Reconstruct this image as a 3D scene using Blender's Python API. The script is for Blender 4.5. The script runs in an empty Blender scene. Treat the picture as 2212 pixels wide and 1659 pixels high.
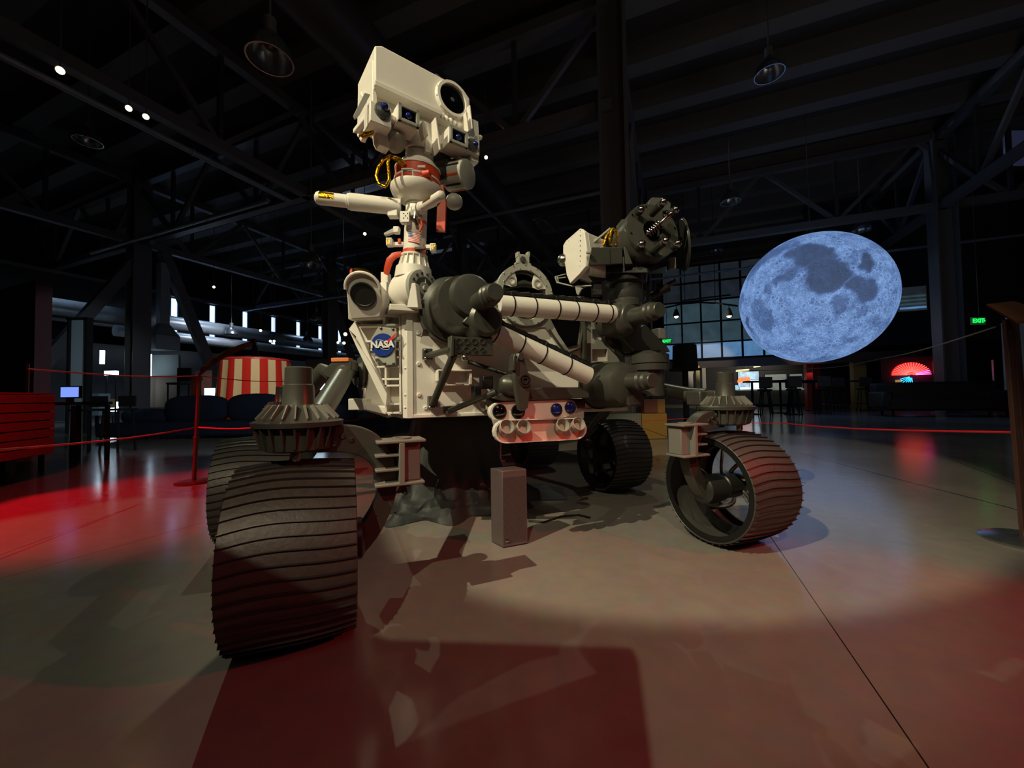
import bpy, math, random
from mathutils import Vector as V, Matrix, noise
random.seed(7)
PI = math.pi
sc = bpy.context.scene
col = sc.collection

# ------------------------------------------------------------------ camera
FPX = 845.0
EYE = V((0, 0, 0.716))
PITCH, ROLL = math.radians(1.75), math.radians(0.9)
cam_d = bpy.data.cameras.new('camera')
cam_d.sensor_width = 36.0
cam_d.lens = FPX / 2212 * 36.0
cam_d.clip_start = 0.02
cam_d.clip_end = 200
cam = bpy.data.objects.new('camera', cam_d)
col.objects.link(cam)
RC = Matrix.Rotation(PI / 2 + PITCH, 3, 'X') @ Matrix.Rotation(-ROLL, 3, 'Z')
cam.matrix_world = Matrix.Translation(EYE) @ RC.to_4x4()
sc.camera = cam

# ------------------------------------------------------------------ world and lamps
w = bpy.data.worlds.new('world')
sc.world = w
w.use_nodes = True
w.node_tree.nodes['Background'].inputs[0].default_value = (0.35, 0.5, 1.0, 1)
w.node_tree.nodes['Background'].inputs[1].default_value = 0.004

def spot(name, loc, tgt, power, color, angle=60, blend=0.25, radius=0.05):
    d = bpy.data.lights.new(name, 'SPOT')
    d.energy = power
    d.color = color
    d.spot_size = math.radians(angle)
    d.spot_blend = blend
    d.shadow_soft_size = radius
    o = bpy.data.objects.new(name, d)
    o.location = loc
    o.rotation_euler = (V(tgt) - V(loc)).to_track_quat('-Z', 'Y').to_euler()
    col.objects.link(o)
    return o

def area(name, loc, tgt, power, color, sx, sy):
    d = bpy.data.lights.new(name, 'AREA')
    d.shape = 'RECTANGLE'
    d.size, d.size_y = sx, sy
    d.energy = power
    d.color = color
    o = bpy.data.objects.new(name, d)
    o.location = loc
    o.rotation_euler = (V(tgt) - V(loc)).to_track_quat('-Z', 'Y').to_euler()
    col.objects.link(o)
    return o

WARM = (1.0, 0.89, 0.60)
spot('key_spot', (-3.6, -2.0, 5.6), (0.24, 2.2, 1.30), 1750, WARM, 25, 0.15, 0.02)
spot('front_spot', (-0.9, -4.2, 5.4), (0.15, 2.5, 1.15), 600, (1.0, 0.89, 0.60), 33, 0.2, 0.02)
spot('side_spot', (-3.4, 6.2, 6.0), (-1.1, 1.2, 0.0), 330, (0.86, 0.95, 0.72), 34, 0.2, 0.02)
spot('back_spot', (1.6, 6.2, 6.0), (0.0, 2.1, 0.3), 130, (0.95, 0.92, 0.72), 36, 0.3, 0.02)
spot('red_spot', (3.2, 0.2, 2.2), (0.85, 0.8, 0.0), 170, (1.0, 0.012, 0.03), 50, 0.5, 0.04)
spot('red_low_spot', (0.8, -2.6, 0.5), (0.3, 1.9, 0.36), 13, (1.0, 0.06, 0.05), 28, 0.8, 0.05)
spot('red_side_spot', (-4.3, 2.0, 1.7), (-2.95, 2.75, 0.0), 420, (1.0, 0.005, 0.02), 62, 0.5, 0.08)
spot('right_spot', (4.9, 1.4, 5.0), (2.0, 2.0, 0.0), 50, (1.0, 0.80, 0.6), 34, 0.4, 0.02)
spot('cart_red_spot', (-2.2, 0.4, 3.6), (-4.4, 3.2, 0.4), 200, (1.0, 0.01, 0.02), 30, 0.5, 0.1)
area('hall_fill', (2.5, -4.0, 6.0), (0.0, 2.0, 1.0), 24, (1.0, 0.88, 0.76), 3.0, 3.0)  # added area light standing in for light bounced around the hall

# unseen lights added to brighten parts of the hall further back
def bspot(px, py, Y, tgt, power, color, angle, name='background_fill'):
    d = RC @ V(((px - 1106) / FPX, -(py - 829.5) / FPX, -1.0))
    p = EYE + d * (Y / d.y)
    d2 = RC @ V(((tgt[0] - 1106) / FPX, -(tgt[1] - 829.5) / FPX, -1.0))
    q = EYE + d2 * (tgt[2] / d2.y)
    return spot(name, p, q, power, color, angle, 0.4, 0.08)
bspot(560, 560, 6.0, (548, 820, 9.6), 260, (1.0, 0.85, 0.6), 34, 'tent_fill')
bspot(520, 700, 6.0, (172, 800, 9.2), 260, (0.6, 0.85, 1.0), 34, 'partition_fill')
bspot(640, 500, 3.5, (480, 900, 7.6), 150, (0.8, 0.9, 1.0), 50, 'sofa_fill')
bspot(1700, 640, 14.0, (1760, 840, 20.3), 500, (1.0, 0.45, 0.35), 30, 'red_pillar_fill')
bspot(1850, 640, 15.0, (1860, 820, 20.3), 380, (1.0, 0.85, 0.5), 24, 'yellow_pillar_fill')
bspot(1560, 620, 14.0, (1520, 840, 19.0), 420, (1.0, 0.85, 0.62), 34, 'counter_fill')
area('kitchen_fill', tuple(EYE + V((13.5, 21.0, 2.3))), tuple(EYE + V((12.0, 24.0, -0.6))), 90, (1.0, 0.9, 0.7), 3.0, 0.6)  # added area light to brighten the counter area
for k_, (u_, v_) in enumerate(((6.0, -22.4), (12.0, -22.4), (18.0, -22.4))):
    spot('duct_fill', (u_ * .379 - 19.6 * .925, u_ * .925 + 19.6 * .379, 6.9), (u_ * .379 - 20.2 * .925, u_ * .925 + 20.2 * .379, 4.0), 300, (0.5, 0.72, 1.0), 95, 0.8, 0.2)  # added light above the pale duct, in place of window light
    if k_: spot('duct_edge_fill', (u_ * .379 - 14.5 * .925, u_ * .925 + 14.5 * .379, 7.9), ((u_ - 2) * .379 - 5 * .925, (u_ - 2) * .925 + 5 * .379, 7.1), 1300, (0.5, 0.70, 1.0), 40, 0.6, 0.2)  # added light that puts a blue edge on the big duct
spot('left_wall_fill', (-12.0, 17.5, 4.6), (-17.5, 18.5, 1.5), 300, (0.75, 0.85, 1.0), 80, 0.6, 0.3)  # added cool light to lift the dark left wall
area('ceiling_fill', (6.5, 1.5, 1.2), (6.0, 8.0, 9.0), 40, (0.9, 0.85, 0.8), 3.0, 3.0)  # added upward light so the roof is not black

sc.view_settings.view_transform = 'Standard'
sc.view_settings.look = 'None'
sc.view_settings.exposure = 0.0
sc.view_settings.gamma = 1.0
sc.view_settings.use_curve_mapping = False
sc.cycles.use_denoising = True
sc.cycles.max_bounces = 6
sc.cycles.adaptive_threshold = 0.015
sc.cycles.sample_clamp_indirect = 4.0

# ------------------------------------------------------------------ geometry helpers
def ray(px, py):
    return RC @ V(((px - 1106) / FPX, -(py - 829.5) / FPX, -1.0))

def W(px, py, Y):                      # point seen at that pixel, Y metres deep
    d = ray(px, py)
    return EYE + d * (Y / d.y)

def WZ(px, py, z=0.0):                 # point seen at that pixel, at height z
    d = ray(px, py)
    return EYE + d * ((z - EYE.z) / d.z)

def plane_pick(px, py, p0, n):
    d = ray(px, py)
    return EYE + d * ((p0 - EYE).dot(n) / d.dot(n))

def pix(p):
    q = RC.transposed() @ (V(p) - EYE)
    return (1106 + FPX * q.x / -q.z, 829.5 - FPX * q.y / -q.z)

UA = V((0.379, 0.925, 0)).normalized()   # building axes
UB = V((0.925, -0.379, 0)).normalized()
UZ = V((0, 0, 1))
def G(u, v, z=0.0):
    return UA * u + UB * v + UZ * z

FW = V((0.404, -0.915, 0)).normalized()  # rover forward, rover left
LT = V((0.915, 0.404, 0)).normalized()
C0 = V((-0.48, 1.79, 0))
def R(f, l, z):
    return C0 + FW * f + LT * l + UZ * z
def PF(px, py, f=0.0):
    return plane_pick(px, py, C0 + FW * f, FW)
def PL(px, py, l=0.0):
    return plane_pick(px, py, C0 + LT * l, LT)

HL = V((0.80, 0.60, 0))
HF = V((0.60, -0.80, 0))
H0 = V((-0.547, 1.578, 0))
def H(a, b, z):
    return H0 + HL * a + HF * b + UZ * z
def PH(px, py, b=0.0):
    return plane_pick(px, py, H0 + HF * b, HF)

def lin(c):
    return tuple(((x / 12.92) if x <= 0.04045 else ((x + 0.055) / 1.055) ** 2.4) for x in c)

ORG = {}
def frame_of(axis, ref=None):
    a = V(axis).normalized()
    r = V(ref) if ref is not None else (UZ if abs(a.z) < 0.9 else V((1, 0, 0)))
    x = r.cross(a).normalized()
    y = a.cross(x).normalized()
    return x, y, a

class MB:
    def __init__(s):
        s.v, s.f, s.m = [], [], []
    def add(s, vs, fs, m=0):
        b = len(s.v)
        s.v += [V(p) for p in vs]
        for f in fs:
            s.f.append([b + i for i in f])
            s.m.append(m)
        return s
    def hexa(s, p, m=0):               # p: 4 bottom, 4 top
        return s.add(p, [(3, 2, 1, 0), (4, 5, 6, 7), (0, 1, 5, 4), (1, 2, 6, 5), (2, 3, 7, 6), (3, 0, 4, 7)], m)
    def box(s, c, sx, sy, sz, ax=None, m=0):
        c = V(c)
        x, y, z = ax if ax else (V((1, 0, 0)), V((0, 1, 0)), UZ)
        x, y, z = x * sx / 2, y * sy / 2, z * sz / 2
        return s.hexa([c - x - y - z, c + x - y - z, c + x + y - z, c - x + y - z,
                       c - x - y + z, c + x - y + z, c + x + y + z, c - x + y + z], m)
    def bar(s, p, q, wx, wy, ref=None, m=0):
        p, q = V(p), V(q)
        x, y, a = frame_of(q - p, ref)
        return s.box((p + q) / 2, wx, wy, (q - p).length, (x, y, a), m)
    def lathe(s, p, axis, prof, n=28, m=0, cap=True, ref=None, closed=False):
        x, y, a = frame_of(axis, ref)
        p = V(p)
        vs, fs = [], []
        for t, r in prof:
            for k in range(n):
                th = 2 * PI * k / n
                vs.append(p + a * t + (x * math.cos(th) + y * math.sin(th)) * r)
        K = len(prof)
        for j in range(K if closed else K - 1):
            for k in range(n):
                a0, a1 = j * n + k, j * n + (k + 1) % n
                j2 = (j + 1) % K
                fs.append((a0, a1, j2 * n + (k + 1) % n, j2 * n + k))
        if cap and not closed:
            fs.append(tuple(reversed(range(n))))
            fs.append(tuple(range((K - 1) * n, K * n)))
        return s.add(vs, fs, m)
    def cyl(s, p, q, r, r2=None, n=20, m=0):
        p, q = V(p), V(q)
        return s.lathe(p, q - p, [(0, r), ((q - p).length, r if r2 is None else r2)], n, m)
    def ring(s, p, axis, ri, ro, t, n=32, m=0, ref=None):
        return s.lathe(p, axis, [(-t / 2, ri), (-t / 2, ro), (t / 2, ro), (t / 2, ri)], n, m, False, ref, True)
    def tube(s, pts, r, n=10, m=0, flat=1.0, ref=None):
        pts = [V(p) for p in pts]
        vs, fs = [], []
        x = None
        for i, p in enumerate(pts):
            a = pts[min(i + 1, len(pts) - 1)] - pts[max(i - 1, 0)]
            a.normalize()
            if x is None:
                x, y, _ = frame_of(a, ref)
            else:
                x = (x - a * x.dot(a)).normalized()
                y = a.cross(x)
            rr = r[i] if isinstance(r, (list, tuple)) else r
            for k in range(n):
                th = 2 * PI * k / n
                vs.append(p + x * rr * math.cos(th) + y * rr * flat * math.sin(th))
        for j in range(len(pts) - 1):
            for k in range(n):
                fs.append((j * n + k, j * n + (k + 1) % n, (j + 1) * n + (k + 1) % n, (j + 1) * n + k))
        fs.append(tuple(reversed(range(n))))
        fs.append(tuple(range((len(pts) - 1) * n, len(pts) * n)))
        return s.add(vs, fs, m)
    def ball(s, c, r, n=20, k=12, sc3=(1, 1, 1), ax=None, m=0):
        x, y, z = ax if ax else (V((1, 0, 0)), V((0, 1, 0)), UZ)
        c = V(c)
        vs = [c - z * r * sc3[2]]
        for j in range(1, k):
            ph = -PI / 2 + PI * j / k
            for i in range(n):
                th = 2 * PI * i / n
                vs.append(c + x * (r * sc3[0] * math.cos(ph) * math.cos(th)) + y * (r * sc3[1] * math.cos(ph) * math.sin(th)) + z * (r * sc3[2] * math.sin(ph)))
        vs.append(c + z * r * sc3[2])
        fs = [(0, 1 + (i + 1) % n, 1 + i) for i in range(n)]
        for j in range(k - 2):
            for i in range(n):
                a, b = 1 + j * n + i, 1 + j * n + (i + 1) % n
                fs.append((a, b, b + n, a + n))
        L = len(vs) - 1
        o = 1 + (k - 2) * n
        fs += [(o + i, o + (i + 1) % n, L) for i in range(n)]
        return s.add(vs, fs, m)
    def prism(s, poly, off, m=0):
        n = len(poly)
        poly = [V(p) for p in poly]
        off = V(off)
        return s.add(poly + [p + off for p in poly],
                     [tuple(reversed(range(n))), tuple(range(n, 2 * n))] + [(i, (i + 1) % n, n + (i + 1) % n, n + i) for i in range(n)], m)
    def strip(s, outer, inner, off, m=0):      # band between two open polylines, extruded
        n = len(outer)
        off = V(off)
        for i in range(n - 1):
            a, b, c, d = V(outer[i]), V(outer[i + 1]), V(inner[i + 1]), V(inner[i])
            s.hexa([a, b, c, d, a + off, b + off, c + off, d + off], m)
        return s
    def quad(s, a, b, c, d, m=0):
        return s.add([a, b, c, d], [(0, 1, 2, 3)], m)
    def out(s, name, mats, parent=None, label=None, cat=None, group=None, kind=None, bevel=0, smooth=35, sub=0, seg=2):
        me = bpy.data.meshes.new(name)
        if parent is not None:
            o0 = ORG[parent.name]
        else:
            xs = [p.x for p in s.v]; ys = [p.y for p in s.v]; zs = [p.z for p in s.v]
            o0 = V(((min(xs) + max(xs)) / 2, (min(ys) + max(ys)) / 2, min(zs)))
        me.from_pydata([tuple(p - o0) for p in s.v], [], s.f)
        if not isinstance(mats, (list, tuple)):
            mats = [mats]
        for mm in mats:
            me.materials.append(mm)
        me.polygons.foreach_set('material_index', s.m)
        import bmesh
        bm = bmesh.new()
        bm.from_mesh(me)
        bmesh.ops.recalc_face_normals(bm, faces=bm.faces)
        bm.to_mesh(me)
        bm.free()
        if smooth:
            me.polygons.foreach_set('use_smooth', [True] * len(me.polygons))
            me.set_sharp_from_angle(angle=math.radians(smooth))
        me.update()
        o = bpy.data.objects.new(name, me)
        col.objects.link(o)
        if parent is not None:
            o.parent = parent
            ORG[o.name] = o0
        else:
            o.location = o0
            ORG[o.name] = o0
        if bevel:
            b = o.modifiers.new('bevel', 'BEVEL')
            b.width = bevel
            b.segments = seg
            b.limit_method = 'ANGLE'
            b.angle_limit = math.radians(40)
            b.harden_normals = False
        if sub:
            b = o.modifiers.new('subsurf', 'SUBSURF')
            b.levels = b.render_levels = sub
        tag(o, label, cat, group, kind)
        return o

def tag(o, label=None, cat=None, group=None, kind=None):
    for k, x in (('label', label), ('category', cat), ('group', group), ('kind', kind)):
        if x:
            o[k] = x
    return o

def thing(name, label, cat, loc, group=None, kind=None):
    o = bpy.data.objects.new(name, None)
    o.empty_display_size = 0.1
    col.objects.link(o)
    o.location = loc
    ORG[o.name] = V(loc)
    return tag(o, label, cat, group, kind)

def copy_tree(o, delta, label=None, parent=None):
    c = o.copy()
    col.objects.link(c)
    if parent is None:
        c.location = o.location + V(delta)
        ORG[c.name] = V(c.location)
        if label:
            c['label'] = label
    else:
        c.parent = parent
    for ch in o.children:
        copy_tree(ch, delta, None, c)
    return c

def text_mesh(body, size, name, mat, parent, org, xd, yd, depth=0.002, sx=1.0, shear=0.0, bold=0.0, **kw):
    cu = bpy.data.curves.new('lettering', 'FONT')
    cu.body = body
    cu.size = size
    cu.extrude = depth
    cu.offset = bold
    cu.shear = shear
    cu.align_x = 'CENTER'
    cu.align_y = 'CENTER'
    cu.resolution_u = 3
    t = bpy.data.objects.new('lettering', cu)
    col.objects.link(t)
    dg = bpy.context.evaluated_depsgraph_get()
    me = bpy.data.meshes.new_from_object(t.evaluated_get(dg))
    zd = V(xd).cross(V(yd)).normalized()
    mb = MB()
    mb.add([V(org) + V(xd) * p.co.x * sx + V(yd) * p.co.y + zd * p.co.z for p in me.vertices], [tuple(p.vertices) for p in me.polygons])
    bpy.data.objects.remove(t)
    bpy.data.meshes.remove(me)
    return mb.out(name, mat, parent, smooth=0, **kw)

# ------------------------------------------------------------------ materials
def mat(name, rgb, rough=0.5, metal=0.0, var=0.06, scale=30.0, bump=0.0, coat=0.0, emis=None, estr=0.0, spec=0.5, rvar=0.08):
    m = bpy.data.materials.new(name)
    m.use_nodes = True
    nt = m.node_tree
    b = nt.nodes['Principled BSDF']
    c = lin(rgb)
    tc = nt.nodes.new('ShaderNodeTexCoord')
    nz = nt.nodes.new('ShaderNodeTexNoise')
    nz.inputs['Scale'].default_value = scale
    nz.inputs['Detail'].default_value = 5
    nt.links.new(tc.outputs['Object'], nz.inputs['Vector'])
    mr = nt.nodes.new('ShaderNodeMix')
    mr.data_type = 'RGBA'
    mr.inputs[6].default_value = (*[max(0, x * (1 - var * 2)) for x in c], 1)
    mr.inputs[7].default_value = (*[min(1, x * (1 + var * 2)) for x in c], 1)
    nt.links.new(nz.outputs['Fac'], mr.inputs[0])
    nt.links.new(mr.outputs[2], b.inputs['Base Color'])
    ma = nt.nodes.new('ShaderNodeMapRange')
    ma.inputs[3].default_value = max(0.02, rough - rvar)
    ma.inputs[4].default_value = min(1, rough + rvar)
    nt.links.new(nz.outputs['Fac'], ma.inputs[0])
    nt.links.new(ma.outputs[0], b.inputs['Roughness'])
    b.inputs['Metallic'].default_value = metal
    b.inputs['Coat Weight'].default_value = coat
    b.inputs['Specular IOR Level'].default_value = spec
    if bump:
        bp = nt.nodes.new('ShaderNodeBump')
        bp.inputs['Strength'].default_value = bump
        bp.inputs['Distance'].default_value = 0.01
        nt.links.new(nz.outputs['Fac'], bp.inputs['Height'])
        nt.links.new(bp.outputs[0], b.inputs['Normal'])
    if emis is not None:
        b.inputs['Emission Color'].default_value = (*lin(emis), 1)
        b.inputs['Emission Strength'].default_value = estr
    return m

M = {}
M['white'] = mat('rover_white_paint', (0.90, 0.88, 0.84), 0.45, var=0.02)
M['grey'] = mat('rover_grey_paint', (0.30, 0.30, 0.275), 0.36, var=0.05, metal=0.35)
M['lgrey'] = mat('light_grey_paint', (0.62, 0.62, 0.58), 0.45, var=0.04)
M['mgrey'] = mat('warm_mid_grey_paint', (0.46, 0.45, 0.42), 0.45, var=0.04)
M['dark'] = mat('dark_anodised', (0.20, 0.20, 0.19), 0.4, metal=0.3)
M['black'] = mat('black_rubber', (0.05, 0.05, 0.055), 0.55)
M['tread'] = mat('wheel_black_aluminium', (0.31, 0.305, 0.29), 0.5, metal=0.35, var=0.08, scale=60, bump=0.15)
M['grouser'] = mat('grouser_edge', (0.22, 0.215, 0.21), 0.42, metal=0.4)
M['steel'] = mat('bright_steel', (0.75, 0.74, 0.70), 0.25, metal=1.0)
M['gold'] = mat('gold_foil', (0.85, 0.62, 0.12), 0.22, metal=1.0, var=0.25, scale=80, bump=0.6)
M['orange'] = mat('red_orange_paint', (0.80, 0.27, 0.13), 0.5)
M['label'] = mat('orange_label', (0.87, 0.50, 0.28), 0.5)
M['blueglass'] = mat('blue_lens_glass', (0.08, 0.14, 0.42), 0.06, coat=1.0, var=0.1)
M['lens'] = mat('dark_lens_glass', (0.03, 0.03, 0.04), 0.06, coat=1.0)
M['bezel'] = mat('grey_glass_bezel', (0.30, 0.31, 0.30), 0.15, coat=0.6)
M['emblue'] = mat('emblem_blue', (0.08, 0.20, 0.52), 0.35)
M['emred'] = mat('emblem_red', (0.86, 0.22, 0.20), 0.35)
M['emwhite'] = mat('emblem_white', (0.93, 0.92, 0.88), 0.4)
M['pin'] = mat('polished_pin', (0.70, 0.68, 0.66), 0.18, metal=1.0)
M['tray_redlit'] = mat('tray_inner_redlit', (0.86, 0.70, 0.64), 0.5)  # pink puts the red light on the tray into its colour
M['cloth'] = mat('black_drape_satin', (0.20, 0.215, 0.215), 0.55, scale=200, bump=0.3)
M['velvet'] = mat('black_velvet', (0.03, 0.03, 0.032), 0.95, spec=0.05)
M['perf'] = mat('perforated_steel', (0.42, 0.37, 0.37), 0.45, metal=0.4)
M['hole'] = mat('dark_hole', (0.02, 0.02, 0.02), 0.9)
M['post'] = mat('bronze_post', (0.42, 0.30, 0.27), 0.35, metal=0.5)
M['wood'] = mat('brown_sign_board', (0.36, 0.22, 0.14), 0.85, spec=0.1, scale=12, var=0.15)
M['cord'] = mat('red_elastic_cord', (0.85, 0.12, 0.14), 0.5)
M['cordg'] = mat('grey_elastic_cord', (0.55, 0.50, 0.50), 0.5)
M['navy'] = mat('navy_felt', (0.15, 0.18, 0.24), 0.9, scale=150, bump=0.3, spec=0.2)
M['redpaint'] = mat('red_slat_paint', (0.74, 0.05, 0.07), 0.5)
M['steelbeam'] = mat('dark_steel_beam', (0.42, 0.40, 0.40), 0.45, metal=0.3)
M['deck'] = mat('roof_deck_dark', (0.26, 0.24, 0.23), 0.8)
M['purlin'] = mat('roof_purlin', (0.40, 0.38, 0.36), 0.7)
M['darkfoil'] = mat('dark_foil', (0.40, 0.27, 0.12), 0.18, metal=1.0, var=0.4, scale=18, bump=0.5)
M['duct'] = mat('galvanised_duct', (0.56, 0.58, 0.60), 0.4, metal=0.35, var=0.12, scale=3)
M['ductdark'] = mat('dark_painted_duct', (0.30, 0.27, 0.27), 0.4, metal=0.4)
M['wall'] = mat('dark_wall_paint', (0.15, 0.15, 0.16), 0.8, scale=4)
M['wallred'] = mat('maroon_wall_paint', (0.30, 0.13, 0.14), 0.8, scale=4)
M['chrome'] = mat('spun_aluminium', (0.62, 0.64, 0.66), 0.25, metal=0.9)

def emit(name, rgb, s, base=(0.5, 0.5, 0.5), var=0.0, scale=3.0):
    m = bpy.data.materials.new(name)
    m.use_nodes = True
    nt = m.node_tree
    b = nt.nodes['Principled BSDF']
    b.inputs['Base Color'].default_value = (*lin(base), 1)
    b.inputs['Emission Color'].default_value = (*lin(rgb), 1)
    b.inputs['Emission Strength'].default_value = s
    if var:
        tc = nt.nodes.new('ShaderNodeTexCoord')
        nz = nt.nodes.new('ShaderNodeTexNoise')
        nz.inputs['Scale'].default_value = scale
        nt.links.new(tc.outputs['Object'], nz.inputs['Vector'])
        mr = nt.nodes.new('ShaderNodeMapRange')
        mr.inputs[1].default_value = 0.3
        mr.inputs[2].default_value = 0.7
        mr.inputs[3].default_value = s * (1 - var)
        mr.inputs[4].default_value = s * (1 + var)
        nt.links.new(nz.outputs['Fac'], mr.inputs[0])
        nt.links.new(mr.outputs[0], b.inputs['Emission Strength'])
    return m
E = {}
E['daylight'] = emit('daylit_frosted_pane', (0.80, 0.92, 1.0), 6.0)
E['sky'] = emit('daylit_slit', (0.60, 0.75, 1.0), 3.0)
E['winlow'] = emit('dusk_pane_bright', (0.34, 0.52, 0.70), 0.75, var=0.15)
E['winmid'] = emit('dusk_pane_dim', (0.26, 0.36, 0.40), 0.42, var=0.2)
E['wintop'] = emit('dusk_pane_dark', (0.16, 0.19, 0.21), 0.35, var=0.3)
E['exit'] = emit('exit_green_glow', (0.10, 1.0, 0.35), 1.6)
E['exitbg'] = emit('exit_green_panel', (0.02, 0.30, 0.10), 0.4)
E['screen'] = emit('blue_screen_glow', (0.48, 0.60, 0.98), 1.1)
E['white'] = emit('white_lit_panel', (0.82, 0.90, 0.95), 1.5)
E['warm'] = emit('warm_lamp_glow', (1.0, 0.86, 0.62), 22.0)
E['warmlow'] = emit('warm_lamp_glow_small', (1.0, 0.88, 0.68), 9.0)
E['yellow'] = emit('yellow_lit_panel', (0.75, 0.60, 0.28), 0.55)
E['neonred'] = emit('neon_red', (1.0, 0.35, 0.30), 2.6)
E['neonpink'] = emit('neon_pink', (1.0, 0.35, 0.75), 5.0)
E['neonblue'] = emit('neon_blue', (0.10, 0.65, 1.0), 4.0)
E['neonback'] = emit('neon_red_backing', (0.90, 0.02, 0.02), 0.8)
E['menu'] = emit('lit_menu', (0.62, 0.80, 0.92), 1.0, var=0.5, scale=4)
E['greypanel'] = emit('grey_panel_painted_glow', (0.50, 0.54, 0.50), 0.55, var=0.35, scale=3)  # emission stands in for light falling on grey panels and worktop
# ------------------------------------------------------------------ the hall (setting)
def floor_mat():
    m = bpy.data.materials.new('polished_concrete')
    m.use_nodes = True
    nt = m.node_tree
    b = nt.nodes['Principled BSDF']
    g = nt.nodes.new('ShaderNodeNewGeometry')
    n1 = nt.nodes.new('ShaderNodeTexNoise'); n1.inputs['Scale'].default_value = 0.9; n1.inputs['Detail'].default_value = 6
    n2 = nt.nodes.new('ShaderNodeTexNoise'); n2.inputs['Scale'].default_value = 14; n2.inputs['Detail'].default_value = 8
    n3 = nt.nodes.new('ShaderNodeTexVoronoi'); n3.inputs['Scale'].default_value = 2.2
    for n in (n1, n2, n3):
        nt.links.new(g.outputs['Position'], n.inputs['Vector'])
    mx = nt.nodes.new('ShaderNodeMix'); mx.data_type = 'RGBA'
    mx.inputs[6].default_value = (*lin((0.50, 0.47, 0.44)), 1)
    mx.inputs[7].default_value = (*lin((0.63, 0.60, 0.56)), 1)
    nt.links.new(n1.outputs['Fac'], mx.inputs[0])
    m2 = nt.nodes.new('ShaderNodeMix'); m2.data_type = 'RGBA'; m2.blend_type = 'MULTIPLY'
    m2.inputs[0].default_value = 0.35
    nt.links.new(mx.outputs[2], m2.inputs[6]); nt.links.new(n2.outputs['Color'], m2.inputs[7])
    # small pale scuffs
    r3 = nt.nodes.new('ShaderNodeMapRange'); r3.inputs[1].default_value = 0.02; r3.inputs[2].default_value = 0.028
    r3.inputs[3].default_value = 0.5; r3.inputs[4].default_value = 0.0
    nt.links.new(n3.outputs['Distance'], r3.inputs[0])
    m3 = nt.nodes.new('ShaderNodeMix'); m3.data_type = 'RGBA'
    m3.inputs[7].default_value = (*lin((0.75, 0.70, 0.68)), 1)
    nt.links.new(r3.outputs[0], m3.inputs[0]); nt.links.new(m2.outputs[2], m3.inputs[6])
    nt.links.new(m3.outputs[2], b.inputs['Base Color'])
    rr = nt.nodes.new('ShaderNodeMapRange'); rr.inputs[3].default_value = 0.10; rr.inputs[4].default_value = 0.24
    nt.links.new(n1.outputs['Fac'], rr.inputs[0]); nt.links.new(rr.outputs[0], b.inputs['Roughness'])
    bp = nt.nodes.new('ShaderNodeBump'); bp.inputs['Strength'].default_value = 0.05; bp.inputs['Distance'].default_value = 0.01
    nt.links.new(n2.outputs['Fac'], bp.inputs['Height']); nt.links.new(bp.outputs[0], b.inputs['Normal'])
    b.inputs['Specular IOR Level'].default_value = 0.55
    return m
M['floor'] = floor_mat()

AX = (UA, UB, UZ)
fl = MB().box(G(11, -4, -0.11), 44, 46, 0.2, AX).out('floor', M['hole'], kind='structure', smooth=0)
PITCHM = 3.0
slab0 = None
for i in range(-3, 11):
    for j in range(-9, 7):
        c = G((i + 0.42) * PITCHM, (j + 0.5) * PITCHM + 0.43, 0)
        if slab0 is None:
            slab0 = MB().box(c + UZ * -0.005, PITCHM - 0.0035, PITCHM - 0.0035, 0.01, AX).out('slab', M['floor'], fl, smooth=0)
            c0s = c
        else:
            o = slab0.copy(); col.objects.link(o); o.parent = fl; o.location = c - c0s

MB().box(G(11, -26.5, 4.5), 44, 0.3, 9.2, AX).out('wall_left', M['wall'], kind='structure', smooth=0)
MB().box(G(11, 17.5, 4.5), 44, 0.3, 9.2, AX).out('wall_right', M['wall'], kind='structure', smooth=0)
MB().box(G(32.5, -4, 4.5), 0.3, 46, 9.2, AX).out('wall_back', M['wall'], kind='structure', smooth=0)
MB().box(G(-10.8, -4, 4.5), 0.3, 46, 9.2, AX).out('wall_front', M['wall'], kind='structure', smooth=0)
ce = MB().box(G(11, -4, 9.1), 44, 46, 0.2, AX).out('ceiling', M['deck'], kind='structure', smooth=0)
for k in range(24):
    MB().box(G(-8 + k * 1.6, -4, 8.72), 0.42, 42, 0.55, AX).out('purlin', M['purlin'], ce, smooth=0)

def column(name, u, v, s=0.5, h=8.4, m='steelbeam'):
    mb = MB()
    for d in (-1, 1):
        mb.box(G(u, v + d * s * 0.46, h / 2), s, 0.035, h, AX)
    mb.box(G(u, v, h / 2), 0.03, s * 0.9, h, AX)
    mb.box(G(u, v, 0.02), s * 1.3, s * 1.3, 0.04, AX)
    return mb.out(name, M[m], kind='structure', smooth=0)
for u, v in ((7.5, -0.9), (7.5, -16.9), (15.6, -0.9), (15.6, 7.6), (15.6, -8.9), (15.6, -16.9), (12.2, 9.6), (7.5, 15.1)):
    column('column', u, v)

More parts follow.
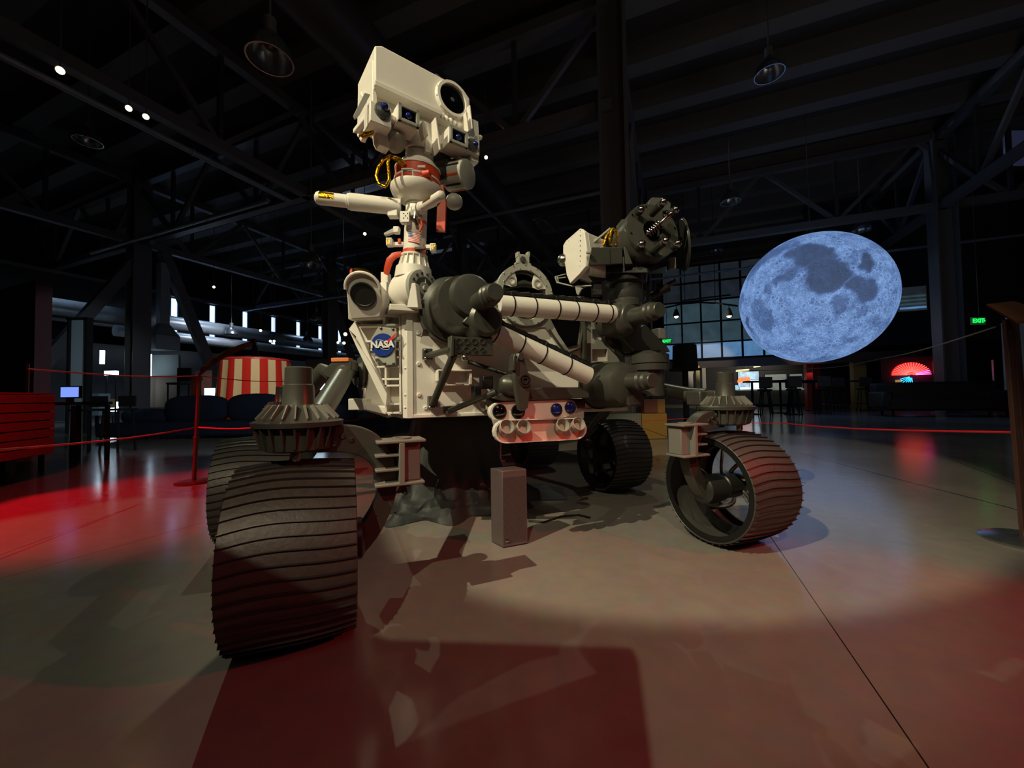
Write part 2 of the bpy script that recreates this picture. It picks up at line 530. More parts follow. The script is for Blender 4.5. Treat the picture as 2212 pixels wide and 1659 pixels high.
def truss(P, Q, zb, zt, n, name='truss', wb=0.22, dg=0.11):
    P, Q = V(P), V(Q)
    t = thing(name, None, None, (P.x, P.y, zb), kind='structure')
    MB().bar(P + UZ * zb, Q + UZ * zb, wb, wb, UZ).out('bottom_chord', M['steelbeam'], t, smooth=0)
    MB().bar(P + UZ * zt, Q + UZ * zt, wb, wb, UZ).out('top_chord', M['steelbeam'], t, smooth=0)
    for k in range(n):
        a, b = P.lerp(Q, k / n), P.lerp(Q, (k + 1) / n)
        if k % 2:
            a, b = b, a
        MB().bar(a + UZ * zt, b + UZ * zb, dg, dg, UZ).out('diagonal', M['steelbeam'], t, smooth=0)
        MB().bar(b + UZ * zt, b + UZ * zb, dg * 0.8, dg * 0.8, UA).out('vertical', M['steelbeam'], t, smooth=0)
    return t
truss(G(7.5, -25), G(7.5, -0.9), 6.2, 8.3, 12)
truss(G(15.6, -25), G(15.6, 15.1), 6.2, 8.3, 20)
truss(G(-8, -8.9), G(30, -8.9), 6.2, 8.3, 20)
truss(G(-8, -16.9), G(30, -16.9), 6.2, 8.3, 20)
truss(G(7.5, -0.9), G(30, -0.9), 6.2, 8.3, 12)
truss(G(12, 7.6), G(30, 7.6), 6.2, 8.3, 9)
truss(G(23.6, -25), G(23.6, 15.1), 6.2, 8.3, 20)
# inverted V braces on the left column line
for (ua, ub, v) in ((7.7, 4.3, -16.9), (8.2, 10.6, -16.9)):
    MB().bar(G(ua, v, 6.1), G(ub, v, 0.0), 0.30, 0.30, UB).out('brace', M['steelbeam'], kind='structure', smooth=0)
MB().bar(G(15.8, -16.9, 6.1), G(18.5, -16.9, 0.0), 0.3, 0.3, UB).out('brace', M['steelbeam'], kind='structure', smooth=0)

# ------------------------------------------------------------------ ducts and services
def duct(name, label, pts, r, m, n=24, group=None, bands=0, flange=1.02):
    mb = MB()
    pts = [V(p) for p in pts]
    for a, b in zip(pts, pts[1:]):
        mb.cyl(a, b, r, n=n)
        L = (b - a).length
        k = 1
        while bands and k * bands < L:
            mb.ring(a.lerp(b, k * bands / L), b - a, r * 0.9, r * flange, 0.05, n)
            k += 1
    return mb.out(name, M[m], None, label, 'duct', group)
duct('round_duct', 'wide dark round duct running diagonally under the roof behind the rover head', [G(-6, -5.05, 7.0), G(29, -5.05, 7.0)], 0.46, 'ductdark', 32, bands=4)
d2 = duct('round_duct', 'pale galvanised round duct along the left side below the high windows', [G(2, -20.2, 4.15), G(27, -20.2, 4.15)], 0.30, 'duct', 24, bands=2.5)
duct('round_duct', 'second lower galvanised duct with warm light on it, on the left side', [G(8, -19.6, 3.45), G(24, -19.6, 3.45)], 0.22, 'duct', 20, bands=2.5)
duct('pipe', 'thin pale pipe run under the left roof truss', [G(-4, -9.3, 6.0), G(7.3, -9.3, 6.0)], 0.06, 'duct', 12, bands=3, flange=1.3)
duct('pipe', 'thin pale pipe run crossing the hall on the left truss line', [G(6.9, -9.6, 5.9), G(6.9, -18.5, 5.9)], 0.06, 'duct', 12, bands=2.5, flange=1.3)
duct('pipe', 'thin pale pipe run on the far left truss line above the lamps', [G(15.0, -10, 5.9), G(15.0, -24, 5.9)], 0.06, 'duct', 12, bands=2.5, flange=1.3)
duct('pipe', 'thin bright pipe sloping behind the arm toward the big column', [G(11.0, -6.6, 6.4), G(11.0, -1.3, 6.4)], 0.05, 'duct', 12)
duct('pipe', 'long thin pipe crossing high behind the moon', [G(18, -3, 5.7), G(18, 14, 5.7)], 0.05, 'duct', 12)

# high windows on the left: narrow daylit slits between blank panels
wn = thing('window_1', None, None, tuple(G(4, -23, 4.2)), kind='structure')
MB().box(G(15, -23.15, 5.15), 26, 0.1, 2.1, AX).out('backing', M['wall'], wn, smooth=0)
for k in range(13):
    u = 4.6 + k * 1.75
    if pix(G(u, -23.0, 5.0))[0] < 300 or pix(G(u, -23.0, 5.0))[0] > 760: continue
    MB().box(G(u, -23.0, 5.0), 0.26, 0.05, 1.7, AX).out('pane', E['sky'], wn, smooth=0)
    for d in (-1, 1):
        MB().box(G(u + d * 0.16, -22.97, 5.0), 0.05, 0.08, 1.8, AX).out('frame', M['steelbeam'], wn, smooth=0)
    MB().box(G(u + 0.875, -22.95, 5.0), 1.3, 0.08, 1.75, AX).out('panel', M['wall'], wn, smooth=0)
MB().box(G(15, -22.9, 4.08), 26, 0.2, 0.12, AX).out('sill', M['steelbeam'], wn, smooth=0)
MB().box(G(15, -22.9, 6.0), 26, 0.2, 0.12, AX).out('lintel', M['steelbeam'], wn, smooth=0)

# glazed wall at the far right
def vz(px, py, U=20.0):
    p = plane_pick(px, py, UA * U, UA)
    return p.dot(UB), p.z
v0 = vz(1474, 740)[0]; v1 = vz(1603, 740)[0]
dv = (v1 - v0) / 3
zs = [vz(1500, y)[1] for y in (776, 742, 698, 652, 612, 575)]
wr = thing('window_2', None, None, tuple(G(20, v0 - dv, 0)), kind='structure')
for k in range(-1, 7):
    va, vb = v0 + k * dv, v0 + (k + 1) * dv
    MB().box(G(19.9, va, (zs[0] + zs[-1]) / 2), 0.12, 0.07, zs[-1] - zs[0], AX).out('mullion', M['hole'], wr, smooth=0)
    for r_ in range(5):
        e = 'winlow' if r_ == 0 else ('winmid' if r_ < 3 else 'wintop')
        MB().box(G(20.0, (va + vb) / 2, (zs[r_] + zs[r_ + 1]) / 2), 0.03, dv - 0.05, zs[r_ + 1] - zs[r_] - 0.05, AX).out('pane', E[e], wr, smooth=0)
for z in zs:
    MB().box(G(19.9, v0 + dv * 3, z), 0.10, dv * 8, 0.06, AX).out('transom', M['hole'], wr, smooth=0)
MB().box(G(20.15, v0 + dv * 4.5, zs[0] - 0.22), 0.3, dv * 12, 0.40, AX).out('trim_1', M['ductdark'], kind='structure', smooth=0)
MB().box(G(20.15, v0 + dv * 10.6, 5.5), 0.3, dv * 9, 6.0, AX).out('wall_upper', M['wall'], kind='structure', smooth=0)
v2, z2a = vz(1934, 676); v3, z2b = vz(1993, 620)
w3 = thing('window_3', None, None, tuple(G(19.7, v2, z2a)), kind='structure')
MB().box(G(19.8, (v2 + v3) / 2, (z2a + z2b) / 2), 0.05, v3 - v2, z2b - z2a, AX).out('pane', E['wintop'], w3, smooth=0)
for k in range(4):
    MB().box(G(19.74, (v2 + v3) / 2, z2a + (z2b - z2a) * (0.12 + 0.16 * k)), 0.04, (v3 - v2) * 0.9, 0.07, AX).out('louvre', E['winlow'] if k == 0 else E['winmid'], w3, smooth=0)

# interior walls of the far area
MB().box(G(27, 3.5, 2.5), 0.2, 12, 5, AX).out('wall_kitchen', M['wall'], kind='structure', smooth=0)
MB().box(G(4.0, -14.2, 1.7), 0.25, 3.0, 3.4, AX).out('wall_maroon', M['wallred'], kind='structure', smooth=0)
MB().box(G(13, -22.4, 1.6), 30, 0.2, 3.2, AX).out('wall_side_low', M['wall'], kind='structure', smooth=0)

# ------------------------------------------------------------------ moon
Ym = 11.0
mc = W(1755, 646, Ym)
mr_ = 139 / FPX * (RC.transposed() @ (mc - EYE)).z * -1 * 0.985
maria = [(1751, 553, 34, 1.0), (1770, 560, 24, .9), (1791, 596, 34, 1.0), (1810, 585, 26, 1.0), (1790, 612, 22, .9), (1875, 567, 21, 1.0), (1861, 616, 25, .95), (1868, 632, 20, .9), (1815, 657, 15, .6), (1862, 668, 12, .5),
         (1647, 560, 36, .7), (1630, 580, 30, .6), (1675, 545, 26, .6), (1618, 702, 13, .8), (1656, 692, 22, .6), (1634, 665, 24, .45), (1705, 592, 17, .75), (1676, 606, 14, .75), (1652, 630, 12, .6), (1600, 650, 14, .5), (1740, 545, 30, .9), (1712, 578, 20, .5)]
hits = []
for (x, y, r_, s_) in maria:
    d = ray(x, y).normalized()
    oc = EYE - mc
    b_ = d.dot(oc)
    D = b_ * b_ - (oc.length_squared - mr_ * mr_)
    if D < 0:
        continue
    h = EYE + d * (-b_ - math.sqrt(D))
    hits.append(((h - mc).normalized(), r_ / 150.0, s_))
mb = MB().ball(mc, mr_, 220, 110)
vals = []
for p in mb.v:
    n = (p - mc).normalized()
    q = n + V((noise.noise(n * 3.2), noise.noise(n * 3.2 + V((9, 0, 0))), noise.noise(n * 3.2 + V((0, 9, 0))))) * 0.13 + V((noise.noise(n * 11), noise.noise(n * 11 + V((9, 0, 0))), noise.noise(n * 11 + V((0, 9, 0))))) * 0.05
    t = 0.0
    for c, r_, s_ in hits:
        dd = (q - c).length / r_
        t = max(t, s_ * min(1, max(0, (1.12 - dd) / 0.25)))
    t = max(t, 0.45 * min(1, max(0, (noise.fractal(n * 2.6 + V((3, 1, 7)), 1, 2, 4) - 0.15) * 2.5)))
    vals.append(t)
mm = bpy.data.materials.new('printed_moon_surface')
mm.use_nodes = True
nt = mm.node_tree
bs = nt.nodes['Principled BSDF']
bs.inputs['Base Color'].default_value = (0.25, 0.3, 0.4, 1)
bs.inputs['Roughness'].default_value = 0.6
at = nt.nodes.new('ShaderNodeAttribute'); at.attribute_name = 'maria'
tc = nt.nodes.new('ShaderNodeTexCoord')
def vor(scale, lo, hi, amp):
    v_ = nt.nodes.new('ShaderNodeTexVoronoi'); v_.inputs['Scale'].default_value = scale
    nt.links.new(tc.outputs['Object'], v_.inputs['Vector'])
    cr = nt.nodes.new('ShaderNodeValToRGB')
    e = cr.color_ramp.elements
    e[0].position = 0.0; e[0].color = (0.5 - amp, 0.5 - amp, 0.5 - amp, 1)
    e[1].position = 1.0; e[1].color = (0.5, 0.5, 0.5, 1)
    a = e.new(lo); a.color = (0.5 - amp * 0.6,) * 3 + (1,)
    a = e.new((lo + hi) / 2); a.color = (0.5 + amp * 1.4,) * 3 + (1,)
    a = e.new(hi); a.color = (0.5,) * 3 + (1,)
    nt.links.new(v_.outputs['Distance'], cr.inputs[0])
    return cr.outputs[0]
c1 = vor(5.5, 0.22, 0.42, 0.10); c2 = vor(12.0, 0.24, 0.5, 0.12); c3 = vor(26.0, 0.2, 0.5, 0.08)
nz = nt.nodes.new('ShaderNodeTexNoise'); nz.inputs['Scale'].default_value = 3.5; nz.inputs['Detail'].default_value = 10; nz.inputs['Roughness'].default_value = 0.72
nt.links.new(tc.outputs['Object'], nz.inputs['Vector'])
def mth(op, a, b_):
    n = nt.nodes.new('ShaderNodeMath'); n.operation = op
    for i, x in enumerate((a, b_)):
        if isinstance(x, (int, float)):
            n.inputs[i].default_value = x
        else:
            nt.links.new(x, n.inputs[i])
    return n.outputs[0]
s1 = mth('ADD', mth('ADD', c1, c2), c3)                        # about 1.5
s2 = mth('ADD', mth('MULTIPLY', mth('SUBTRACT', s1, 1.5), 1.7), mth('MULTIPLY', mth('SUBTRACT', nz.outputs['Fac'], 0.5), 1.5))
inv = mth('SUBTRACT', 1.0, mth('MULTIPLY', at.outputs['Fac'], 0.75))
hgt = mth('ADD', 0.62, mth('MULTIPLY', s2, inv))
hgt = mth('SUBTRACT', hgt, mth('MULTIPLY', at.outputs['Fac'], 0.52))
cr = nt.nodes.new('ShaderNodeValToRGB')
e = cr.color_ramp.elements
e[0].position = 0.0; e[0].color = (*lin((0.20, 0.25, 0.35)), 1)
e[1].position = 1.0; e[1].color = (*lin((0.56, 0.72, 0.96)), 1)
a = e.new(0.45); a.color = (*lin((0.34, 0.46, 0.68)), 1)
nt.links.new(hgt, cr.inputs[0])
nt.links.new(cr.outputs[0], bs.inputs['Emission Color'])
bs.inputs['Emission Strength'].default_value = 0.75
bp = nt.nodes.new('ShaderNodeBump'); bp.inputs['Strength'].default_value = 0.3
nt.links.new(s1, bp.inputs['Height']); nt.links.new(bp.outputs[0], bs.inputs['Normal'])
moon = mb.out('moon_globe', mm, None, 'huge glowing blue moon globe with craters hanging over the hall', 'globe', smooth=180)
at_ = moon.data.attributes.new('maria', 'FLOAT', 'POINT')
at_.data.foreach_set('value', vals)
# hanging cable and top ring
top = mc + UZ * mr_
th = MB(); th.ring(top + UZ * 0.03, UZ, 0.05, 0.14, 0.05)
for k in range(3):
    a_ = 2 * PI * k / 3
    th.tube([top + UZ * 0.03 + V((0.1 * math.cos(a_), 0.1 * math.sin(a_), 0)), top + UZ * 0.5], 0.008, 5)
th.tube([top + UZ * 0.5, V((top.x, top.y, 9.0))], 0.01, 6)
th.out('suspension_cable', M['steelbeam'], moon, smooth=0)
# ------------------------------------------------------------------ the rover
rover = thing('rover', 'full-size six-wheeled planetary rover model with white body, camera mast and folded arm', 'rover', tuple(R(-0.7, 0.6, 0)))
def P_(name, mb, m, parent=None, **k):
    return mb.out(name, m if isinstance(m, (list, tuple)) else M[m], parent or rover, **k)
LX = (LT, FW, UZ)

# body box, front face f = 0
body = MB()
body.box(R(-0.80, 0.63, 0.865), 1.26, 1.6, 0.49, LX)
chassis = P_('chassis', body, 'white', bevel=0.008)
# front face rivets
def stud(px, py, f=0.0, r=0.0115):
    p = PF(px, py, f)
    return MB().lathe(p, FW, [(0, r), (0.004, r), (0.007, r * 0.55), (0.007, r * 0.35), (0.004, r * 0.3)], 14)
for x, y in ((917, 691), (903, 719), (904, 786), (905, 853), (919, 881), (1337, 871)):
    P_('fastener', stud(x, y), 'white', chassis)
# thin seams and lower skirt on the front
P_('corner_trim', MB().box(R(0.003, 0.012, 0.865), 0.028, 0.012, 0.488, LX), 'white', chassis, bevel=0.002)
P_('lower_trim', MB().box(R(0.003, 0.63, 0.630), 1.26, 0.010, 0.016, LX), 'white', chassis, bevel=0.002)

# mast support shelf
P_('mast_shelf', MB().box(R(-0.05, 0.045, 1.118), 0.25, 0.20, 0.028, LX), 'white', bevel=0.003)

# ribbed corner panel, facing the camera: x from 778 to 868 px at about Y 1.80
CY = 1.80
def Q(px, py, d=0.0):
    return W(px, py, CY + d)
rp = MB()
def rib_h(x0, x1, y, t=0.009, d=0.0, dep=0.055):
    a, b = Q(x0, y, d), Q(x1, y, d)
    return MB().box((a + b) / 2 + V((0, dep / 2, 0)), b.x - a.x, dep, t)
def rib_v(x, y0, y1, t=0.009, d=0.0, dep=0.055):
    a, b = Q(x, y1, d), Q(x, y0, d)
    return MB().box((a + b) / 2 + V((0, dep / 2, 0)), t, dep, b.z - a.z)
a, b = Q(765, 905), Q(868, 675)
panel_o = P_('corner_panel', MB().prism([Q(771, 680, .06), Q(868, 675, .06), Q(872, 905, .06), Q(838, 897, .06), Q(822, 850, .06), Q(790, 770, .06), Q(768, 740, .06)], V((0, 0.04, 0))), 'white', bevel=0.002)
for x0, x1, y in ((768, 866, 681), (772, 864, 702), (786, 865, 737), (800, 864, 755), (810, 864, 772), (812, 864, 792), (817, 864, 819), (822, 864, 833), (832, 864, 873), (836, 866, 892)):
    P_('rib', rib_h(x0, x1, y), 'white', panel_o, bevel=0.001)
for x, y0, y1 in ((864, 679, 895), (829, 681, 700), (833, 792, 892), (768, 680, 702), (847, 792, 792.1)):
    if y1 - y0 > 1:
        P_('rib', rib_v(x, y0, y1), 'white', panel_o, bevel=0.001)
P_('edge_flange', MB().prism([Q(866, 675), Q(881, 672), Q(886, 905), Q(870, 903)], V((0, 0.02, 0))), 'white', panel_o, bevel=0.002)
for k, y in enumerate((710, 795, 853, 880)):
    P_('fastener', MB().lathe(Q(875, y), V((0, -1, 0)), [(0, .005), (.003, .005), (.005, .002)], 10), 'white', panel_o)
# long slanted brace (two parallel bars) on the corner
P_('slanted_brace', MB().prism([Q(753, 711, -.02), Q(766, 694, -.02), Q(776, 716, -.02), Q(832, 845, -.02), Q(826, 850, -.02), Q(770, 728, -.02)], V((0, 0.03, 0))), 'white', bevel=0.002)
P_('slanted_brace', MB().prism([Q(753, 712, -.03), Q(770, 738, -.03), Q(804, 790, -.03), Q(836, 850, -.03), Q(834, 878, -.03), Q(826, 868, -.03), Q(800, 812, -.03), Q(770, 750, -.03)], V((0, 0.025, 0))), 'white', bevel=0.002)

# emblem plate
ep = P_('emblem_plate', MB().prism([Q(817, 706, -.03), Q(855, 709, -.03), Q(857, 722, -.03), Q(853, 760, -.03), Q(855, 788, -.03), Q(832, 789, -.03), Q(817, 774, -.03), Q(800, 752, -.03), Q(801, 732, -.03)], V((0, 0.012, 0))), 'lgrey', bevel=0.002)
ec = Q(827, 745, -.034)
er = 25 / FPX * (CY - 0.03)
P_('emblem_disc', MB().lathe(ec, V((0, -1, 0)), [(0, er), (0.002, er), (0.002, er * .5)], 40), 'emblue', ep)
eX = V((1, 0, 0.03)).normalized()
def ept(x, y, d=0.004):
    return ec + eX * x * er + UZ * y * er + V((0, -d, 0))
P_('emblem_orbit', MB().tube([ept((0.42 * math.cos(a) * math.cos(1.1) - 0.95 * math.sin(a) * math.sin(1.1)) * .78 * .9, (0.42 * math.cos(a) * math.sin(1.1) + 0.95 * math.sin(a) * math.cos(1.1)) * .78, .003) for a in [2 * PI * k / 36 for k in range(37)]], 0.0011, 6), 'emwhite', ep)
P_('emblem_swoosh', MB().prism([ept(-.05, .05), ept(.3, .30), ept(.62, .52), ept(1.35, 1.12), ept(.86, .38), ept(.4, .12)], V((0, .0012, 0))), 'emred', ep, smooth=0)
text_mesh('NASA', er * 0.80, 'emblem_lettering', M['emwhite'], ep, ept(0, 0.0, .007), eX, UZ, 0.0006, sx=0.98, bold=0.0016)
for x, y in ((823, 709), (849, 711), (831, 785), (850, 785)):
    P_('fastener', MB().lathe(Q(x, y, -.03), V((0, -1, 0)), [(0, .006), (.004, .006), (.006, .002)], 10), 'grey', ep)

# rounded housing with oval dark vent, upper left
hs_ = MB()
oc_ = []
cx_, cy_ = 797, 640
for k in range(13):
    a = PI * k / 12
    oc_.append(Q(cx_ + 36 * math.cos(a), 634 - 30 * math.sin(a) * (1 if True else 1), -.05))
oc_ += [Q(756, 672, -.05), Q(760, 690, -.05), Q(822, 686, -.05), Q(832, 660, -.05)]
def fwd(q):                              # the face leans out at the top
    t_ = (q.z - Q(790, 689, -.05).z) / .18
    return q + V((0, -.10 * max(0, min(1.1, t_)), 0))
no = len(oc_)
hs_.add([fwd(q) for q in oc_] + [q + V((-.012, .10, 0)) for q in oc_], [tuple(reversed(range(no))), tuple(range(no, 2 * no))] + [(k, (k + 1) % no, no + (k + 1) % no, no + k) for k in range(no)])
hz = P_('vent_housing', hs_, 'white', bevel=0.006, seg=3)
vn = V((.02, -.874, -.486)).normalized()
vc = fwd(Q(795, 644, -.05)) - V((0, .003, 0))
P_('vent_ring', MB().ring(vc, vn, .050, .056, .010, 36), 'dark', hz)
P_('vent_grille', MB().lathe(vc + vn * .001, vn, [(0, .050), (.002, .048), (-.008, .035), (-.008, .004), (0.0, .003)], 36), 'dark', hz)
cow = [fwd(q) for q in oc_[:13]]
P_('cowl_rim', MB().tube([q + V((0, -.006, 0)) for q in cow], .007, 8), 'white', hz)
P_('housing_back', MB().prism([Q(751, 660, .02), Q(754, 625, .02), Q(775, 606, .02), Q(790, 620, .05), Q(760, 690, .05), Q(752, 690, .02)], V((0, .05, 0))), 'white', hz, bevel=0.003)
P_('foil_box', MB().prism([Q(757, 580, .12), Q(772, 577, .12), Q(790, 580, .12), Q(806, 592, .12), Q(812, 612, .12), Q(757, 612, .12)], V((0, .12, 0))), 'darkfoil', hz, bevel=0.003)
P_('foil_box_side', MB().prism([Q(755, 583, .11), Q(760, 579, .11), Q(762, 612, .11), Q(756, 616, .11)], V((0, .10, 0))), 'orange', hz, bevel=0.002)
# side gusset between housing and mast base
P_('gusset', MB().prism([Q(826, 640, .02), Q(850, 668, .02), Q(858, 676, .02), Q(838, 690, .02), Q(822, 686, .02)], V((0, .05, 0))), 'lgrey', bevel=0.002)
# mounting lugs left of the mast drum
P_('side_lug', MB().box(Q(834, 602, .05), .035, .05, .05), 'white', bevel=0.003)
P_('side_lug', MB().box(Q(832, 628, .05), .03, .05, .07), 'white', bevel=0.003)

# ------------------------------------------------------------------ mast
MY = 1.80
def Mq(px, py, d=0.0):
    return W(px, py, MY + d)
mbase = MB()
axd = V((.80, -.60, 0)).normalized()
dc = Mq(915, 624, -.05) - axd * .085
mbase.lathe(dc - axd * .075, axd, [(0, .055), (0.01, .080), (0.03, .090), (0.13, .092), (0.145, .088)], 36)
drum = P_('mast_drum', mbase, 'white')
P_('drum_plate', MB().lathe(dc + axd * .07, axd, [(0, .086), (0.018, .086), (0.020, .080), (0.022, .03), (0.022, .014), (.034, .013), (.034, .004)], 40), 'lgrey', drum)
pl = dc + axd * .092
x_, y_, a_ = frame_of(axd)
for k in range(14):
    th = 2 * PI * k / 14
    P_('bolt', MB().lathe(pl - axd * .002 + (x_ * math.cos(th) + y_ * math.sin(th)) * .068, axd, [(0, .006), (.006, .006), (.006, .002)], 8), 'grey', drum)
P_('drum_notch', MB().ring(pl - axd * .003, axd, .030, .052, .006, 24), 'grey', drum)
P_('drum_post', MB().prism([Mq(878, 664, -.16), Mq(904, 665, -.16), Mq(897, 611, -.16), Mq(889, 611, -.16)], V((.01, .03, 0))), 'white', drum, bevel=0.003)
# collar cone
axm = (Mq(905, 330) - Mq(893, 600)).normalized()
mb0 = Mq(893, 600)
def mz(py):                             # point on mast axis at that pixel row
    s_ = (600 - py) / 270
    return Mq(893 + 12 * s_, py)
cone = P_('mast_collar', MB().lathe(mz(590), axm, [(-.03, .085), (0.0, .082), (.020, .080), (.022, .062), (.070, .052), (.074, .060), (.082, .060)], 36), 'white')
for k in range(14):
    th = 2 * PI * k / 14
    d = (V((1, 0, 0)) * math.cos(th) + V((0, 1, 0)) * math.sin(th))
    p0, p1 = mz(588) + d * .062, mz(556) + d * .054
    P_('gusset', MB().prism([p0 + UZ * .0 + d * .016, p0, p1, p1 + d * .006], d.cross(UZ) * .004), 'white', cone, smooth=0)
for k in range(10):
    th = 2 * PI * k / 10
    d = (V((1, 0, 0)) * math.cos(th) + V((0, 1, 0)) * math.sin(th))
    q0 = mz(596) + d * .078
    P_('gusset', MB().prism([q0, q0 + d * .008 - UZ * .05, q0 - d * .02 - UZ * .07, q0 - d * .02], d.cross(UZ) * .004), 'white', cone, smooth=0)
tubeL = (mz(450) - mz(560)).length
P_('mast_tube', MB().lathe(mz(560), axm, [(0, .052), (tubeL, .050)], 36), 'white')
P_('red_band', MB().lathe(mz(557), axm, [(0, .0535), (.028, .0535)], 36, cap=False), 'orange')
P_('red_band', MB().lathe(mz(486), axm, [(0, .0520), (.012, .0520)], 36, cap=False), 'orange')
# red cable guide curling down the left of the base
P_('red_guide', MB().tube([Mq(868, 548, -.02), Mq(852, 552, -.03), Mq(842, 562, -.03), Mq(837, 578, -.02), Mq(834, 592, 0)], [.012, .016, .018, .017, .014], 10, flat=.45, ref=V((0, 1, 0))), 'orange')
P_('red_guide', MB().tube([Mq(902, 470, -.055), Mq(910, 476, -.058), Mq(912, 488, -.055), Mq(907, 500, -.055)], .006, 8), 'orange')
# flag plate on the tube (13 stripes and a blue canton)
fm = MB()
fx0, fx1, fy0, fy1 = 884, 915, 510, 531
fr = .0545
def flagp(s_, t_, rr=fr):
    c = mz(531 - (531 - 510) * t_)
    th = -PI / 2 - 0.05 + 1.0 * (s_ - 0.28)
    return c + V((math.cos(th), math.sin(th), 0)) * rr - UZ * 0.010 * s_
for k in range(13):
    for q in range(8):
        fm.quad(flagp(q / 8, k / 13), flagp((q + 1) / 8, k / 13), flagp((q + 1) / 8, (k + 1) / 13), flagp(q / 8, (k + 1) / 13), k % 2)
for q in range(4):
    fm.quad(flagp(q / 10, 6 / 13, fr + .0008), flagp((q + 1) / 10, 6 / 13, fr + .0008), flagp((q + 1) / 10, 1, fr + .0008), flagp(q / 10, 1, fr + .0008), 2)
for r_ in range(3):
    for q in range(4):
        c_ = flagp(0.05 + q * .1, 0.56 + r_ * .15, fr + .0014)
        fm.box(c_, .003, .001, .003, None, 1)
fm.out('flag_decal', [M['emred'], M['emwhite'], M['emblue']], rover, label='small United States flag decal', smooth=0)
# clamp plate with holes, small boxes and sensor heads
pb_ = P_('clamp_block', MB().box(Mq(876, 471, -.07), .042, .03, .052, None), 'white', bevel=0.003)
for x, y in ((872, 461), (880, 461), (876, 466), (872, 471), (880, 471), (873, 481), (881, 481)):
    P_('hole', MB().lathe(Mq(x, y, -.0855), V((0, -1, 0)), [(0, .0025), (.001, .0025)], 8), 'hole', pb_)
P_('clamp_arm', MB().prism([Mq(864, 455, -.05), Mq(886, 457, -.06), Mq(890, 475, -.05), Mq(862, 478, -.04)], V((0, .03, 0))), 'lgrey', bevel=0.002)
P_('cable_clamp', MB().box(Mq(895, 462, -.065), .03, .03, .03), 'lgrey', bevel=0.004)
P_('cable_clamp', MB().box(Mq(905, 470, -.05), .035, .03, .025), 'white', bevel=0.004)
P_('cable_bundle', MB().tube([Mq(890, 448, -.06), Mq(898, 458, -.075), Mq(896, 472, -.075), Mq(900, 486, -.06)], .007, 8), 'steel')
P_('cable_bundle', MB().tube([Mq(884, 452, -.06), Mq(892, 462, -.07), Mq(904, 468, -.065), Mq(915, 463, -.04)], .005, 8), 'white')
for side, (x, y) in ((-1, (842, 524)), (1, (936, 536))):
    q = Mq(x, y, -.02)
    sb_ = P_('sensor_head', MB().box(q, .026, .03, .036), 'white', bevel=0.002)
    P_('sensor_grille', MB().box(q + V((side * .002, -.0155, 0)), .018, .002, .026), 'gold', sb_)
    for k in (-1, 0, 1):
        P_('grille_bar', MB().box(q + V((k * .006, -.017, 0)), .002, .003, .028), 'white', sb_, smooth=0)
    P_('sensor_bracket', MB().box(Mq(x - side * 18, y + 1 - side * 3, -.01), .05, .02, .018), 'white', sb_, bevel=0.002)
    P_('red_tab', MB().box(Mq(x - side * 21, y - 3, -.02), .014, .012, .022), 'orange', sb_, bevel=0.002)
P_('flag_bracket', MB().box(Mq(908, 537, -.055), .05, .02, .012), 'grey', bevel=0.002)
P_('folded_bracket', MB().prism([Mq(829, 503, -.02), Mq(848, 493, -.02), Mq(863, 490, -.02), Mq(863, 497, -.02), Mq(849, 502, -.02), Mq(830, 508, -.02)], V((0, .02, 0))), 'lgrey', bevel=0.001)
P_('folded_bracket', MB().box(Mq(857, 498, -.03), .026, .03, .03), 'white', bevel=0.004)

# sensor booms
def boom(a, b, r, tipfrac, foilspan, name='sensor_boom'):
    a, b = V(a), V(b)
    d = (b - a).normalized()
    L = (b - a).length
    o = P_(name, MB().lathe(a, d, [(0, r), (L * tipfrac, r * 1.03), (L * tipfrac + .004, r * .95), (L * tipfrac + .010, r * .95), (L * tipfrac + .012, r * .78), (L - r * .55, r * .78), (L - r * .25, r * .68), (L - r * .06, r * .4), (L, r * .08)], 28), 'white')
    x, y, z = frame_of(d)
    f0, f1 = foilspan
    mb = MB()
    vs, fs = [], []
    n = 9
    for i in range(n):
        th = math.radians(200 + 70 * i / (n - 1))
        # patch facing the camera and a little up
        v = V((0, -1, 0.45)).normalized()
        v = (v - d * v.dot(d)).normalized(); u_ = d.cross(v)
        th = math.radians(-42 + 84 * i / (n - 1))
        dirv = v * math.cos(th) + u_ * math.sin(th)
        vs += [a + d * L * f0 + dirv * (r * .80), a + d * L * f1 + dirv * (r * .80)]
    for i in range(n - 1):
        fs.append((2 * i, 2 * i + 1, 2 * i + 3, 2 * i + 2))
    P_('foil_patch', MB().add(vs, fs), 'gold', o)
    for f in (f0, f1):
        P_('patch_edge', MB().ring(a + d * L * f, d, r * .76, r * .80, .003, 24), 'white', o)
    return o
boom(Mq(866, 448, -.02), Mq(679, 427, -.10), .036, .60, (.77, .94))
boom(Mq(898, 457, -.04), Mq(956, 420, -.22), .0255, .25, (.42, .72))
P_('boom_bracket', MB().box(Mq(850, 462, -.03), .045, .04, .035), 'white', bevel=0.003)

